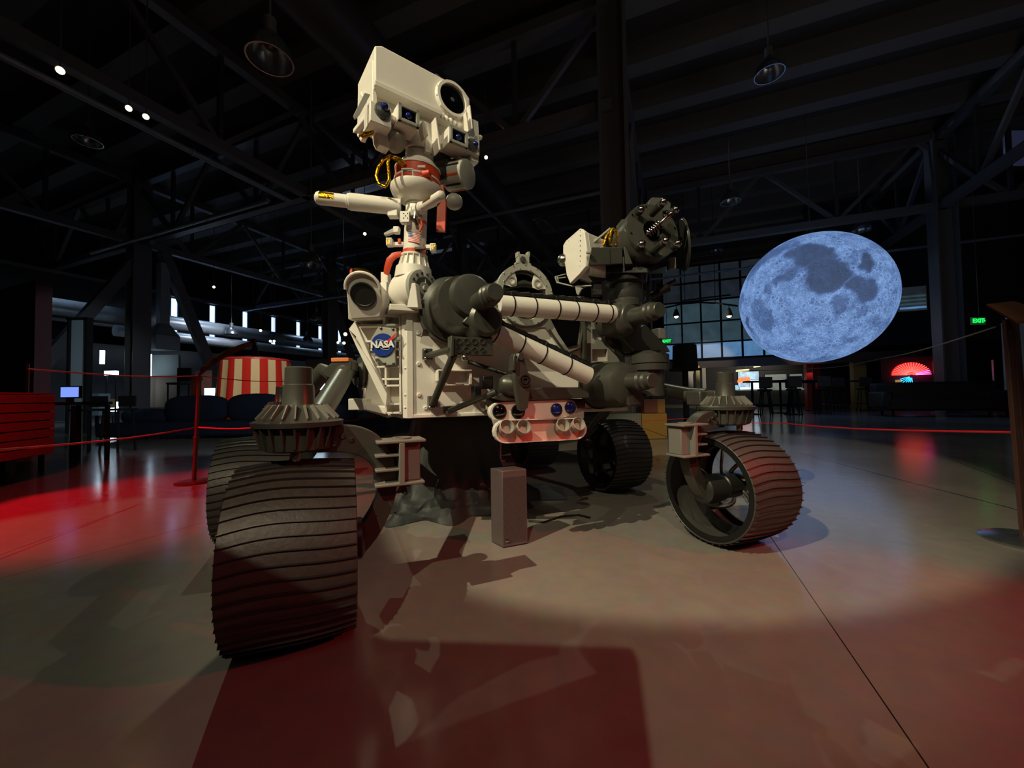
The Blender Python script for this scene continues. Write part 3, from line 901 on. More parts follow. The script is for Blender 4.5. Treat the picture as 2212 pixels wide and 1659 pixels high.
# lower bowl, red collar, gold cable
bw0 = mz(446)
tt = (mz(330) - mz(446)).length
bowl = P_('mast_bowl', MB().lathe(bw0, axm, [(0, .048), (.010, .050), (.022, .082), (.045, .112), (.068, .122), (.078, .122), (.080, .060)], 40), 'white')
rc = P_('red_collar', MB().lathe(mz(396), axm, [(-.02, .105), (0, .105), (0.004, .103), (.050, .103), (.054, .100)], 40), 'orange')
P_('collar_edge', MB().ring(mz(396), axm, .100, .107, .008, 40), 'white', rc)
P_('collar_edge', MB().ring(mz(396) + axm * .052, axm, .095, .106, .008, 40), 'white', rc)
for k, x in enumerate((869, 892)):
    q = Mq(x, 379, -.105)
    P_('collar_strut', MB().box(q, .006, .008, .062), 'white', rc, bevel=0.001)
P_('collar_strut', MB().box(Mq(880, 365, -.108), .052, .006, .006), 'white', rc, bevel=0.001)
P_('collar_strut', MB().box(Mq(880, 391, -.108), .052, .006, .006), 'white', rc, bevel=0.001)
P_('red_cone', MB().lathe(Mq(916, 377, -.10), V((.9, -.3, .05)), [(0, .018), (.03, .013), (.034, .004)], 16), 'orange', rc)
P_('collar_lug', MB().box(Mq(911, 390, -.09), .02, .015, .02), 'white', rc, bevel=0.002)
P_('collar_lug', MB().box(Mq(908, 362, -.09), .05, .02, .012), 'white', rc, bevel=0.002)
neck = P_('mast_neck', MB().lathe(mz(370), axm, [(0, .082), (.012, .086), (.030, .080), (.034, .066), (.060, .058), (.075, .062), (.080, .050)], 36), 'white')
P_('neck_body', MB().prism([Mq(880, 335, -.03), Mq(925, 338, -.03), Mq(935, 280, -.03), Mq(890, 270, -.03)], V((.02, .09, 0))), 'white', bevel=0.006)
cab = [Mq(875, 352, -.11), Mq(862, 342, -.12), Mq(843, 336, -.12), Mq(828, 345, -.11), Mq(817, 361, -.10), Mq(812, 380, -.10), Mq(818, 397, -.10), Mq(833, 404, -.10)]
P_('gold_cable', MB().tube(cab, .0065, 8), 'gold')
cab2 = [Mq(842, 337, -.12), Mq(838, 352, -.12), Mq(840, 370, -.12), Mq(841, 388, -.12), Mq(834, 402, -.11)]
P_('gold_cable', MB().tube(cab2, .0065, 8), 'gold')
P_('gold_cable', MB().tube([Mq(843, 338, -.12), Mq(858, 348, -.12), Mq(872, 360, -.11)], .005, 8), 'gold')

# actuator hanging behind the collar at the right, with slotted cage and red strap
ax3 = V((.35, -.25, -.9)).normalized()
cg = P_('slotted_cage', MB().lathe(Mq(990, 380, .06), V((.85, -.45, -.12)), [(-.06, .060), (-.055, .066), (.055, .066), (.060, .058)], 32), 'lgrey')
for k in range(9):
    th = 2 * PI * k / 9
    x, y, a = frame_of(V((.85, -.45, -.12)))
    d = x * math.cos(th) + y * math.sin(th)
    P_('slot', MB().box(Mq(990, 380, .06) + d * .0655, .009, .004, .085, (a.cross(d), d, a)), 'orange' if k % 2 else 'hole', cg, smooth=0)
P_('cage_bowl', MB().ball(Mq(981, 436, .07), .042, 24, 12, (1, 1, .9)), 'lgrey', cg)
P_('cage_side', MB().lathe(Mq(955, 372, .05), V((-.85, .45, .12)), [(-.04, .05), (.03, .052), (.04, .035)], 28), 'dark', cg)
P_('red_strap', MB().prism([Mq(942, 400, .0), Mq(957, 398, .0), Mq(963, 440, .0), Mq(961, 501, .0), Mq(942, 500, .0), Mq(944, 440, .0)], V((.003, .008, 0))), 'orange', bevel=0.001)

# ------------------------------------------------------------------ camera head
hd = MB()
zt, zm_ = PH(815, 101).z + .012, PH(808, 187).z
Wd, Dp = .455, .25
hb = [H(0, 0, zm_), H(Wd, 0, zm_), H(Wd, -Dp, zm_), H(0, -Dp, zm_)]
ht_ = [H(.0, 0, zt - .015), H(Wd, 0, zt - .035), H(Wd, -Dp, zt - .035), H(.0, -Dp, zt - .015)]
upper = MB()
prof = [(0, zm_), (Wd, zm_), (Wd, zt - .03), (Wd - .035, zt), (.030, zt + .004), (0, zt - .012)]
upper.prism([H(a, 0, z) for a, z in prof], HF * -Dp)
head = P_('camera_head', upper, 'white', bevel=0.006, seg=3)
P_('front_lip', MB().box(H(Wd * .32, .006, zm_ + .010), Wd * .66, .016, .022, (HL, HF, UZ)), 'white', head, bevel=0.002)
P_('side_panel', MB().prism([H(-.004, -.02, zm_ - .10), H(-.004, -.02, zt - .06), H(-.004, -Dp + .02, zt - .03), H(-.004, -Dp + .0, zm_ - .07), H(-.004, -Dp + .06, zm_ - .13)], HL * .02), 'white', head, bevel=0.003)
# raised ring and big lens on the right
rc_ = PH(976, 217, .0)
P_('lens_boss', MB().lathe(rc_, HF, [(-.02, .088), (.004, .086), (.010, .080)], 44, cap=False), 'white', head)
P_('lens_ring', MB().ring(rc_ + HF * .010, HF, .068, .081, .014, 44), 'white', head)
P_('lens_glass', MB().lathe(rc_ + HF * .002, HF, [(0, .069), (.004, .067), (.006, .03), (.006, .001)], 44), 'lens', head)
P_('lens_core', MB().lathe(rc_ + HF * .008, HF, [(0, .010), (.002, .008)], 20), 'bezel', head)
for k in range(9):
    th = PI * (0.55 + k * 0.17)
    P_('boss_bolt', MB().lathe(rc_ + HF * .006 + (HL * math.cos(th) + UZ * math.sin(th)) * .0815, HF, [(0, .004), (.006, .004)], 8), 'white', head)
# plate below with camera modules
low = P_('camera_plate', MB().prism([H(.00, -.05, zm_), H(Wd + .02, -.05, zm_), H(Wd + .02, -.05, zm_ - .11), H(Wd - .08, -.05, zm_ - .125), H(.16, -.05, zm_ - .085), H(.05, -.05, zm_ - .115), H(.0, -.05, zm_ - .095)], HF * -.12), 'white', bevel=0.003)
def modbox(xa, ya0, ya1, xb, yb0, yb1, b):
    l0, l1, r0, r1 = PH(xa, ya0, b), PH(xa, ya1, b), PH(xb, yb0, b), PH(xb, yb1, b)
    c = (l0 + l1 + r0 + r1) / 4
    return c, ((r0 + r1) / 2 - (l0 + l1) / 2).dot(HL), ((l0.z - l1.z) + (r0.z - r1.z)) / 2
# round-lens camera, left
c, w1, h1 = modbox(800, 214, 260, 846, 236, 278, .03)
P_('navigation_camera', MB().box(c - HF * .045, w1, .09, h1, (HL, HF, UZ)), 'white', head, bevel=0.003)
c2 = PH(826, 240, .032)
P_('camera_bezel', MB().lathe(c2, HF, [(-.01, .034), (.008, .032), (.014, .020), (.014, .001)], 32), 'bezel', head)
P_('camera_glass', MB().ball(PH(831, 231, .045), .0165, 20, 12), 'blueglass', head)
# square-frame cameras
for q_ in ((860, 222, 261, 905, 241, 276), (971, 271, 309, 1010, 286, 318)):
    c, w1, h1 = modbox(*q_, .045)
    cc = P_('mast_camera', MB().box(c - HF * .055, w1, .095, h1, (HL, HF, UZ)), 'white', head, bevel=0.003)
    t_ = .013
    for dz in (-1, 1):
        P_('frame_bar', MB().box(c + UZ * dz * (h1 / 2 - t_ / 2), w1, .014, t_, (HL, HF, UZ)), 'lgrey', head, bevel=0.001)
        P_('frame_bar', MB().box(c + HL * dz * (w1 / 2 - t_ / 2), t_, .014, h1, (HL, HF, UZ)), 'lgrey', head, bevel=0.001)
    P_('window_glass', MB().box(c - HF * .004, w1 - 2 * t_, .006, h1 - 2 * t_, (HL, HF, UZ)), 'lens', head, smooth=0)
    P_('camera_glass', MB().ball(c + HF * -.004, min(w1, h1) * .20, 20, 12, (1, 1, 1)), 'blueglass', head)
c, w1, h1 = modbox(1006, 290, 328, 1036, 300, 332, .02)
P_('navigation_camera', MB().box(c - HF * .045, w1, .09, h1, (HL, HF, UZ)), 'white', head, bevel=0.003)
P_('camera_bezel', MB().lathe(PH(1019, 313, .022), HF, [(-.01, .030), (.008, .028), (.012, .018), (.012, .001)], 28), 'bezel', head)
P_('camera_glass', MB().ball(PH(1027, 312, .03), .0145, 20, 12), 'blueglass', head)
P_('end_plate', MB().prism([PH(1018, 255, .0), PH(1033, 262, .0), PH(1036, 310, .0), PH(1034, 352, .0), PH(1016, 345, .0), PH(1016, 290, .0)], HF * -.14), 'white', head, bevel=0.003)
P_('end_knob', MB().ball(PH(1037, 297, -.02), .012, 12, 8), 'white', head)
P_('end_knob', MB().box(PH(1026, 300, .012), .02, .02, .02, (HL, HF, UZ)), 'lgrey', head, bevel=0.002)
# curved vanes and webs between modules
for (x0, y0, x1, y1) in ((909, 268, 918, 300), (935, 262, 945, 330), (1000, 250, 1006, 290), (1008, 235, 1014, 285)):
    p, q = PH(x0, y0, .01), PH(x1, y1, .01)
    P_('web', MB().bar(p, q, .006, .06, HF), 'white', head, bevel=0.001)
for k in range(5):
    P_('scallop', MB().ball(PH(955 + k * 9, 251 + k * 4.5, .004), .011, 12, 8, (1, .5, 1.2)), 'white', head)
P_('left_bracket', MB().prism([PH(788, 200, .012), PH(800, 204, .012), PH(778, 246, .012), PH(768, 256, .012), PH(764, 248, .012)], HF * -.012), 'lgrey', head, bevel=0.001)
P_('left_bracket', MB().tube([H(-.01, -.10, zm_ + .005), H(-.02, -.12, zm_ + .035), H(-.012, -.14, (zm_ + .06))], .006, 8), 'white', head)
P_('base_wing', MB().prism([H(-.01, -.06, zm_ - .08), H(.0, .0, zm_ - .095), H(.08, .02, zm_ - .123), H(.09, -.10, zm_ - .123), H(-.03, -.22, zm_ - .085)], UZ * .02), 'white', head, bevel=0.003)
P_('gold_loop', MB().tube([PH(806, 286, .03), PH(797, 292, .03), PH(785, 297, .03), PH(779, 293, .03), PH(786, 287, .03), PH(797, 286, .03), PH(806, 284, .03)], .006, 8), 'gold', head)
# underside gear below the head
P_('pan_motor', MB().lathe(PH(850, 300, -.06), V((.55, -.2, -.8)), [(-.05, .035), (-.03, .045), (.035, .045), (.045, .03), (.047, .01)], 28), 'lgrey', head)
P_('pan_bracket', MB().prism([PH(812, 280, -.03), PH(838, 288, -.03), PH(842, 322, -.03), PH(820, 312, -.03), PH(814, 300, -.03)], HF * -.05), 'white', head, bevel=0.003)
P_('pan_block', MB().box(PH(880, 292, -.09), .10, .08, .06, (HL, HF, UZ)), 'dark', head, bevel=0.006)
P_('pan_column', MB().lathe(PH(905, 330, -.09), V((.12, 0, 1)), [(0, .062), (.10, .062), (.12, .055)], 30), 'white', head)
P_('pan_web', MB().prism([PH(920, 270, -.02), PH(938, 276, -.02), PH(932, 330, -.02), PH(918, 326, -.02)], HF * -.06), 'white', head, bevel=0.002)
P_('rear_gear', MB().lathe(PH(950, 352, -.10), V((.8, -.4, -.3)), [(-.03, .05), (.03, .05), (.04, .035)], 24), 'dark', head)
P_('rear_cable', MB().tube([PH(960, 340, -.06), PH(975, 348, -.05), PH(992, 345, -.05), PH(1005, 338, -.05)], .008, 8), 'dark', head)
P_('rear_cable', MB().tube([PH(968, 352, -.05), PH(985, 360, -.05), PH(1000, 352, -.05)], .006, 8), 'grey', head)
P_('rear_bracket', MB().prism([PH(985, 335, -.03), PH(1016, 345, -.03), PH(1016, 372, -.03), PH(1000, 368, -.03)], HF * -.03), 'white', head, bevel=0.002)

# ------------------------------------------------------------------ robot arm
zs_ = 1.10
l_s = 0.275
def knob(p, r, parent, L=.10):
    P_('knob', MB().lathe(p, FW, [(0, r * 1.15), (L * .55, r * 1.08), (L * .58, r * 1.22), (L * .66, r * 1.22), (L * .70, r * 1.0), (L * .75, r * 1.14), (L * .82, r * 1.14), (L * .86, r * .94), (L, r * .94), (L + .004, r * .86)], 36), 'grey', parent)
sh = P_('shoulder_joint', MB().lathe(R(0.0, .205, 1.122), FW, [(0, .150), (.012, .158), (.055, .158), (.060, .150), (.085, .150), (.095, .125), (.20, .118), (.235, .112)], 56), 'grey')
P_('joint_barrel', MB().lathe(R(.10, .235, 1.145), FW, [(0, .09), (.14, .098), (.16, .085), (.165, .05)], 44), 'grey', sh)
knob(R(.25, .262, 1.115), .037, sh, .20)
P_('joint_lobe', MB().lathe(R(.15, .29, 1.045), FW, [(0, .075), (.12, .075), (.135, .06)], 40), 'grey', sh)
P_('joint_cheek', MB().prism([R(.20, .19, 1.03), R(.20, .30, .985), R(.20, .37, 1.02), R(.20, .38, 1.10), R(.20, .30, 1.16)], FW * .05), 'grey', sh, bevel=0.006)

def arm_tube(a, b, r, straps, name):
    a, b = V(a), V(b)
    d = (b - a).normalized(); L = (b - a).length
    o = P_(name, MB().lathe(a, d, [(0, r), (L, r)], 36), 'white')
    nrm = UZ - d * UZ.dot(d)
    nrm.normalize()
    for s_ in straps:
        p = a.lerp(b, s_)
        P_('strap', MB().ring(p, d, r * .98, r + .0022, .0055, 36), 'hole', o)
        P_('strap_clip', MB().box(p + nrm * (r + .009) - FW * -.005, .016, .03, .016, (d, FW, nrm)), 'black', o, bevel=0.002)
    hp_ = []
    for k in range(31):
        s_ = k / 30
        wig = .004 * math.sin(k * 2.1)
        hp_.append(a.lerp(b, s_) + nrm * (r + .014 + wig * .5) + FW * (.004 + wig))
    P_('cable_harness', MB().tube(hp_, .009, 8), 'black', o)
    hp2 = [p + nrm * -.004 - FW * .016 for p in hp_]
    P_('cable_harness', MB().tube(hp2, .009, 8), 'black', o)
    # crinkled film sleeve edge
    return o
ua = arm_tube(PF(1076, 659, .25), PF(1328, 679, .25), .0445, (.10, .27, .46, .62, .79, .93), 'upper_arm_tube')
fa = arm_tube(PF(1040, 706, .22), PF(1270, 812, .22), .044, (.12, .34, .54, .78), 'forearm_tube')
# right hand joints
def Jr(px, py, f):
    return PF(px, py, f)
j1 = Jr(1350, 688, .25)
e1 = P_('wrist_joint', MB().lathe(j1 - FW * .14, FW, [(0, .08), (.01, .096), (.13, .098), (.17, .088), (.20, .064), (.205, .045)], 44), 'grey')
P_('tube_socket', MB().lathe(PF(1322, 678, .25), (PF(1328, 679, .25) - PF(1076, 659, .25)), [(0, .050), (.006, .054), (.05, .060), (.09, .058)], 36), 'grey', e1)
knob(j1 + FW * .05 - UZ*.004, .038, e1, .185)
j2 = PF(1312, 832, .12)
e2 = P_('elbow_joint', MB().lathe(R(.02, (j2 - C0).dot(LT), j2.z), FW, [(0, .115), (.012, .127), (.03, .127), (.034, .120), (.20, .118), (.25, .100), (.27, .06)], 52), 'grey')
P_('joint_ring', MB().ring(R(.045, (j2 - C0).dot(LT), j2.z), FW, .118, .130, .016, 52), 'black', e2)
jl = (j2 - C0).dot(LT)
knob(R(.22, jl + .012, j2.z + .012), .038, e2, .22)
P_('joint_foot', MB().prism([R(.16, jl - .02, j2.z - .03), R(.16, jl + .09, j2.z - .03), R(.16, jl + .09, j2.z - .11), R(.16, jl + .0, j2.z - .11)], FW * .13), 'grey', e2, bevel=0.008)
# upright link between the two
jv = PF(1404, 790, .24)
lk = P_('vertical_link', MB().lathe(jv - UZ * .16, UZ, [(0, .068), (.13, .070), (.135, .094), (.165, .096), (.168, .088), (.172, .096), (.215, .097), (.22, .085), (.235, .070)], 44), 'grey')
P_('link_body', MB().lathe(PF(1362, 742, .12), UZ, [(-.07, .05), (-.05, .075), (.03, .080), (.06, .055)], 36), 'dark', lk)
P_('link_web', MB().prism([PF(1395, 700, .22), PF(1440, 745, .22), PF(1450, 760, .22), PF(1370, 760, .22), PF(1345, 730, .22)], FW * -.08), 'grey', lk, bevel=0.008)
P_('link_block', MB().box(PF(1422, 722, .2), .045, .06, .06, LX), 'lgrey', lk, bevel=0.006)
P_('link_disc', MB().lathe(PF(1325, 722, .12), FW, [(0, .085), (.03, .088), (.05, .07), (.055, .02)], 40), 'dark', lk)

# frame at the right end of the body, behind the arm
def frame_plate():
    pts_o = [PF(1264, 676, -.02), PF(1362, 700, -.02), PF(1360, 860, -.02), PF(1264, 860, -.02)]
    o = None
    segs = [((1264, 690), (1280, 860)), ((1312, 690), (1350, 860))]
    mb = MB()
    for (x0, y0), (x1, y1) in segs:
        mb.prism([PF(x0, y0, .02), PF(x1, y0, .02), PF(x1, y1, .02), PF(x0, y1, .02)], FW * -.05)
    for y0, y1 in ((690, 712), (734, 755), (780, 860)):
        mb.prism([PF(1279, y0, .02), PF(1313, y0, .02), PF(1313, y1, .02), PF(1279, y1, .02)], FW * -.05)
    return mb
fp = P_('side_frame', frame_plate(), 'lgrey', bevel=0.002)
P_('frame_rail', MB().prism([PF(1262, 650, .035), PF(1268, 650, .035), PF(1268, 860, .035), PF(1262, 860, .035)], FW * -.03), 'grey', fp, bevel=0.001)
P_('frame_pocket', MB().box(PF(1296, 745, -.02), .14, .01, .30, LX), 'hole', fp, smooth=0)

# coring turret
Tn = V((.25, -.95, .14)).normalized()
tY = 1.98
def T(px, py, Y=tY):
    return W(px, py, Y)
tb_ = P_('turret_column', MB().lathe(T(1352, 655, zm_ + .035), V((.02, 0, 1)), [(0, .095), (.02, .100), (.05, .100), (.055, .085), (.09, .085), (.10, .105), (.18, .110), (.24, .10)], 44), 'dark')
P_('turret_hub', MB().lathe(T(1352, 652, 2.0), V((0, 0, 1)), [(-.03, .075), (0, .078), (.012, .06)], 40), 'grey', tb_)
P_('turret_shelf', MB().prism([T(1300, 590, 1.95), T(1400, 590, 1.9), T(1440, 575, 2.0), T(1440, 590, 2.2), T(1300, 600, 2.2)], UZ * .03), 'dark', tb_, bevel=0.004)
dc_ = T(1408, 500, zm_ - .125)
x_, y_, _ = frame_of(Tn)
dp = P_('drill_housing', MB().lathe(dc_ - Tn * .17, Tn, [(0, .001), (0, .10), (.02, .135), (.155, .142), (.162, .138), (.162, .054), (.03, .054), (.03, .001)], 14, cap=False, closed=False), 'grey', bevel=0.004)
P_('drill_plate', MB().ring(dc_, Tn, .052, .140, .018, 44), 'grey', dp, bevel=0.0)
P_('drill_bore', MB().lathe(dc_ - Tn * .135, Tn, [(0, .0535), (.002, .001)], 32), 'hole', dp)
P_('drill_bore', MB().lathe(dc_ - Tn * .08, Tn, [(-.05, .0535), (.078, .0535)], 32, cap=False), 'hole', dp)
P_('top_plate', MB().prism([T(1395, 440, 1.95), T(1402, 434, 1.95), T(1425, 434, 1.95), T(1442, 446, 1.95), T(1440, 480, 1.95), T(1385, 470, 1.95)], Tn * .03), 'grey', dp, bevel=0.004)
def pin(px, py, L, r, Y=1.84, m='dark'):
    p = T(px, py, Y)
    o = P_('locating_pin', MB().lathe(p, Tn, [(0, r), (L * .72, r), (L * .74, r * .72), (L * .84, r * .72)], 20), m, dp)
    P_('pin_tip', MB().ball(p + Tn * L * .92, r * .95, 18, 10), 'pin', dp)
pin(1408, 462, .100, .018)
pin(1412, 542, .100, .018)
pin(1378, 460, .03, .018)
pin(1378, 535, .035, .021)
pin(1450, 462, .035, .019)
pin(1455, 534, .035, .020)
bitb = T(1397, 507, 1.84)
bd = (T(1440, 470, 1.80) - bitb).normalized()
bp = [(0, .003)]
for k in range(6):
    bp += [(.006 + k * .012, .007), (.009 + k * .012, .022), (.012 + k * .012, .022), (.015 + k * .012, .007)]
bp += [(.085, .006), (.110, .010), (.13, .014), (.14, .010)]
P_('coring_bit', MB().lathe(bitb, bd, bp, 20), 'pin', dp)
P_('bit_cap', MB().ball(T(1438, 462, 1.80), .016, 16, 10), 'pin', dp)
for k in range(8):
    th = 2 * PI * k / 8 + .2
    P_('bolt', MB().lathe(dc_ + Tn * .009 + (x_ * math.cos(th) + y_ * math.sin(th)) * .126, Tn, [(0, .005), (.004, .005)], 8), 'pin', dp)
# round side disc, edge on
sd = (V((.97, -.2, .1))).normalized()
P_('side_disc', MB().lathe(T(1473, 530, 1.98), sd, [(0, .125), (.006, .128), (.010, .125), (.012, .05)], 44), 'dark', dp)
P_('side_disc_edge', MB().ring(T(1473, 530, 1.98) + sd * .006, sd, .122, .131, .006, 44), 'grey', dp)
P_('side_disc_pin', MB().lathe(T(1477, 523, 1.96), sd, [(0, .012), (.018, .012), (.024, .006)], 14), 'pin', dp)
P_('rear_fin', MB().prism([T(1478, 520, 2.04), T(1490, 560, 2.04), T(1484, 572, 2.04), T(1474, 570, 2.04)], V((0, .02, 0))), 'grey', dp, bevel=0.002)
# white wing box at the left of the turret
wn_ = V((-.80, -.58, .0)).normalized()
wx = V((.58, -.80, 0)).normalized()
wf = [T(1253, 493, zm_ - .125), T(1262, 500, 1.84), T(1268, 540, 1.84), T(1266, 575, 1.84), T(1253, 592, zm_ - .125), T(1231, 613, 1.92), T(1224, 595, 1.96), T(1216, 545, 2.0), T(1216, 530, 2.0), T(1222, 520, 1.98)]
wb_ = P_('white_sensor_box', MB().prism(wf, V((.02, .012, 0))), 'white', bevel=0.004)
P_('box_body', MB().prism([p * 1.0 + V((.018, .010, 0)) for p in wf[1:4]] + [T(1275, 590, 1.92), T(1240, 600, 1.98)] + [T(1232, 520, 2.0)], V((.10, .09, 0))), 'white', wb_, bevel=0.004)
for k in range(9):
    p = wf[0].lerp(wf[4], (k + .5) / 9) + V((-.001, -.003, 0))
    P_('rivet', MB().ball(p + V((.002, 0, 0)), .003, 8, 6), 'grey', wb_)
for k in range(5):
    p = wf[0].lerp(wf[8], (k + .5) / 5) + V((.004, -.004, -.004))
    P_('rivet', MB().ball(p, .003, 8, 6), 'grey', wb_)
P_('box_dome', MB().ball(T(1217, 562, 2.0), .032, 24, 14), 'steel', wb_)
P_('box_emblem', MB().tube([T(1222, 552, zm_), T(1226, 540, 1.975), T(1232, 548, 1.965)], .003, 6), 'steel', wb_)
P_('box_emblem', MB().tube([T(1226, 573, 1.975), T(1228, 582, 1.97), T(1236, 590, 1.955)], .003, 6), 'steel', wb_)
P_('upper_fairing', MB().prism([T(1262, 507, 1.95), T(1304, 518, 2.0), T(1304, 540, 2.0), T(1266, 540, 1.95)], V((.03, .08, 0))), 'white', wb_, bevel=0.003)
P_('strut_rod', MB().cyl(T(1270, 534, zm_ - .125), T(1318, 494, 1.9), .006, n=10), 'lgrey', wb_)
gb = P_('grey_box', MB().hexa([T(1270, 574, 1.83), T(1346, 570, 1.88), T(1346, 572, 2.08), T(1290, 578, zm_ + .035), T(1277, 534, 1.83), T(1344, 533, 1.88), T(1344, 540, 2.08), T(1290, 540, zm_ + .035)]), 'grey', bevel=0.004)
P_('box_seam', MB().box(T(1315, 553, 1.852), .002, .002, .085), 'dark', gb, smooth=0)
P_('box_latch', MB().box(T(1271, 545, 1.815), .02, .015, .014), 'lgrey', gb, bevel=0.003)
for o_ in (0, 1):
    P_('gold_hose', MB().tube([T(1304 + 16 * o_, 530, 1.93), T(1309 + 8 * o_, 512, 1.92), T(1317 + 3 * o_, 498, 1.92), T(1324, 494, 1.92), T(1331, 500, 1.92), T(1333, 515, 1.93), T(1331, 530, 1.94)], .0075, 8), 'gold', gb)
P_('turret_back', MB().prism([T(1330, 490, 2.0), T(1342, 474, 2.0), T(1356, 471, 2.0), T(1362, 570, 2.0), T(1368, 572, 2.0), T(1346, 574, 2.0), T(1345, 530, 2.0)], V((.08, .10, 0))), 'grey', gb, bevel=0.003)
P_('lower_fin', MB().prism([T(1350, 570, zm_ - .115), T(1367, 570, zm_ - .115), T(1351, 530, zm_ - .115), T(1348, 530, zm_ - .115)], V((.02, .05, 0))), 'grey', gb, bevel=0.002)
# open wire guard under the box
gp = [T(1199, 598, 2.0), T(1203, 610, 2.0), T(1240, 619, 1.95), T(1278, 617, 1.9)]
wg = P_('wire_guard', MB().tube(gp, .004, 8), 'lgrey')
P_('guard_wire', MB().tube([T(1199, 598, 2.0), T(1222, 592, 2.0)], .003, 6), 'lgrey', wg)
P_('guard_wire', MB().tube([T(1199, 602, 2.0), T(1222, 599, 2.0)], .003, 6), 'lgrey', wg)
P_('guard_wire', MB().tube([T(1204, 598, 2.0), T(1206, 610, 2.0)], .003, 6), 'lgrey', wg)
P_('guard_wire', MB().tube([T(1254, 604, 1.95), T(1277, 612, 1.95)], .004, 6), 'lgrey', wg)
P_('guard_fin', MB().prism([T(1242, 617, 1.93), T(1262, 616, 1.93), T(1268, 617, 1.93), T(1256, 625, 1.93), T(1249, 638, 1.93), T(1245, 634, 1.93)], V((.006, .01, 0))), 'lgrey', wg, bevel=0.001)
P_('turret_ledge', MB().prism([T(1265, 580, 1.92), T(1300, 577, 1.92), T(1325, 590, 2.0), T(1280, 600, 1.98)], V((.01, .03, -.02))), 'grey', bevel=0.003)
P_('turret_block', MB().box(T(1289, 628, 1.95), .045, .05, .055), 'black', bevel=0.003)
P_('turret_pipe', MB().cyl(T(1425, 627, 2.05), T(1460, 606, 2.0), .014, n=14), 'grey')
P_('turret_pipe', MB().cyl(T(1405, 640, 2.1), T(1447, 622, 2.06), .018, n=14), 'dark')
P_('turret_post', MB().box(T(1393, 635, 2.1), .04, .05, .12), 'grey', bevel=0.003)
P_('turret_post', MB().box(T(1452, 570, 2.04), .03, .03, .06), 'lgrey', bevel=0.003)

# ------------------------------------------------------------------ round docking ring on the front of the deck
rcx = PF(1133, 638, .02)
dr = P_('docking_ring', MB().ring(rcx, FW, .128, .160, .03, 60), 'lgrey')
P_('ring_inner', MB().ring(rcx - FW * .012, FW, .112, .130, .02, 60), 'grey', dr)
for k in range(28):
    th = 2 * PI * k / 28
    P_('ring_bolt', MB().ball(rcx + FW * .016 + (LT * math.cos(th) + UZ * math.sin(th)) * (.155 if k % 2 else .134), .0038, 8, 6), 'steel', dr)
P_('ring_cavity', MB().lathe(rcx - FW * .05, FW, [(0, .128), (.002, .001)], 40), 'velvet', dr)
P_('ring_barrel', MB().lathe(rcx - FW * .22, FW, [(0, .145), (.20, .150)], 48, cap=False), 'grey', dr)
for sx_ in (-1, 1):
    for sz_ in (-1, 1):
        th = math.radians(42) if sz_ > 0 else math.radians(-48)
        c = rcx + LT * sx_ * math.cos(th) * .100 + UZ * math.sin(th) * .100
        u = (LT * sx_ * math.cos(th) + UZ * math.sin(th)); v_ = FW.cross(u)
        P_('ring_gusset', MB().prism([c + u * .028 + v_ * .055, c + u * .028 - v_ * .055, c - u * .02 - v_ * .024, c - u * .036, c - u * .02 + v_ * .024], FW * .006), 'white', dr, bevel=0.001)
        P_('gusset_boss', MB().lathe(c, FW, [(0, .023), (.012, .023), (.012, .016), (.004, .014), (.004, .001)], 24), 'lgrey', dr)
P_('ring_cloth', MB().tube([PF(1083, 628, .0), PF(1105, 618, .0), PF(1130, 613, .0), PF(1155, 619, .0), PF(1178, 632, .0)], [.01, .02, .026, .02, .012], 14, flat=.8), 'dark', dr)
tp = P_('ring_latch', MB().box(PF(1129, 562, .02), .066, .03, .052, LX), 'lgrey', dr, bevel=0.003)
for d in (-1, 1):
    P_('latch_ear', MB().box(PF(1129 + d * 11, 551, .02), .014, .03, .026, LX), 'lgrey', dr, bevel=0.002)
P_('latch_disc', MB().lathe(PF(1129, 561, .035), FW, [(0, .016), (.006, .016), (.008, .004)], 20), 'grey', dr)
P_('latch_foot', MB().box(PF(1129, 571, .02), .085, .03, .010, LX), 'lgrey', dr, bevel=0.002)
# rounded housing below the ring; a flat black sheet paints its dark inside
rec = [PF(x, y, .012) for x, y in ((1190, 690), (1205, 720), (1225, 750), (1246, 745), (1252, 700), (1250, 650), (1200, 640), (1180, 660))]
rs = P_('recess_housing', MB().prism([PF(x, y, .01) for x, y in ((1100, 712), (1178, 708), (1200, 735), (1222, 765), (1262, 752), (1264, 640), (1180, 640), (1090, 690))], FW * -.16), 'lgrey', bevel=0.006)
P_('recess', MB().prism(rec, FW * .004), 'velvet', rs, smooth=0)
P_('recess_rim', MB().tube([PF(1186, 712, .016), PF(1206, 742, .016), PF(1225, 764, .016), PF(1252, 752, .016), PF(1259, 700, .016), PF(1259, 650, .016)], .007, 8), 'grey', rs)

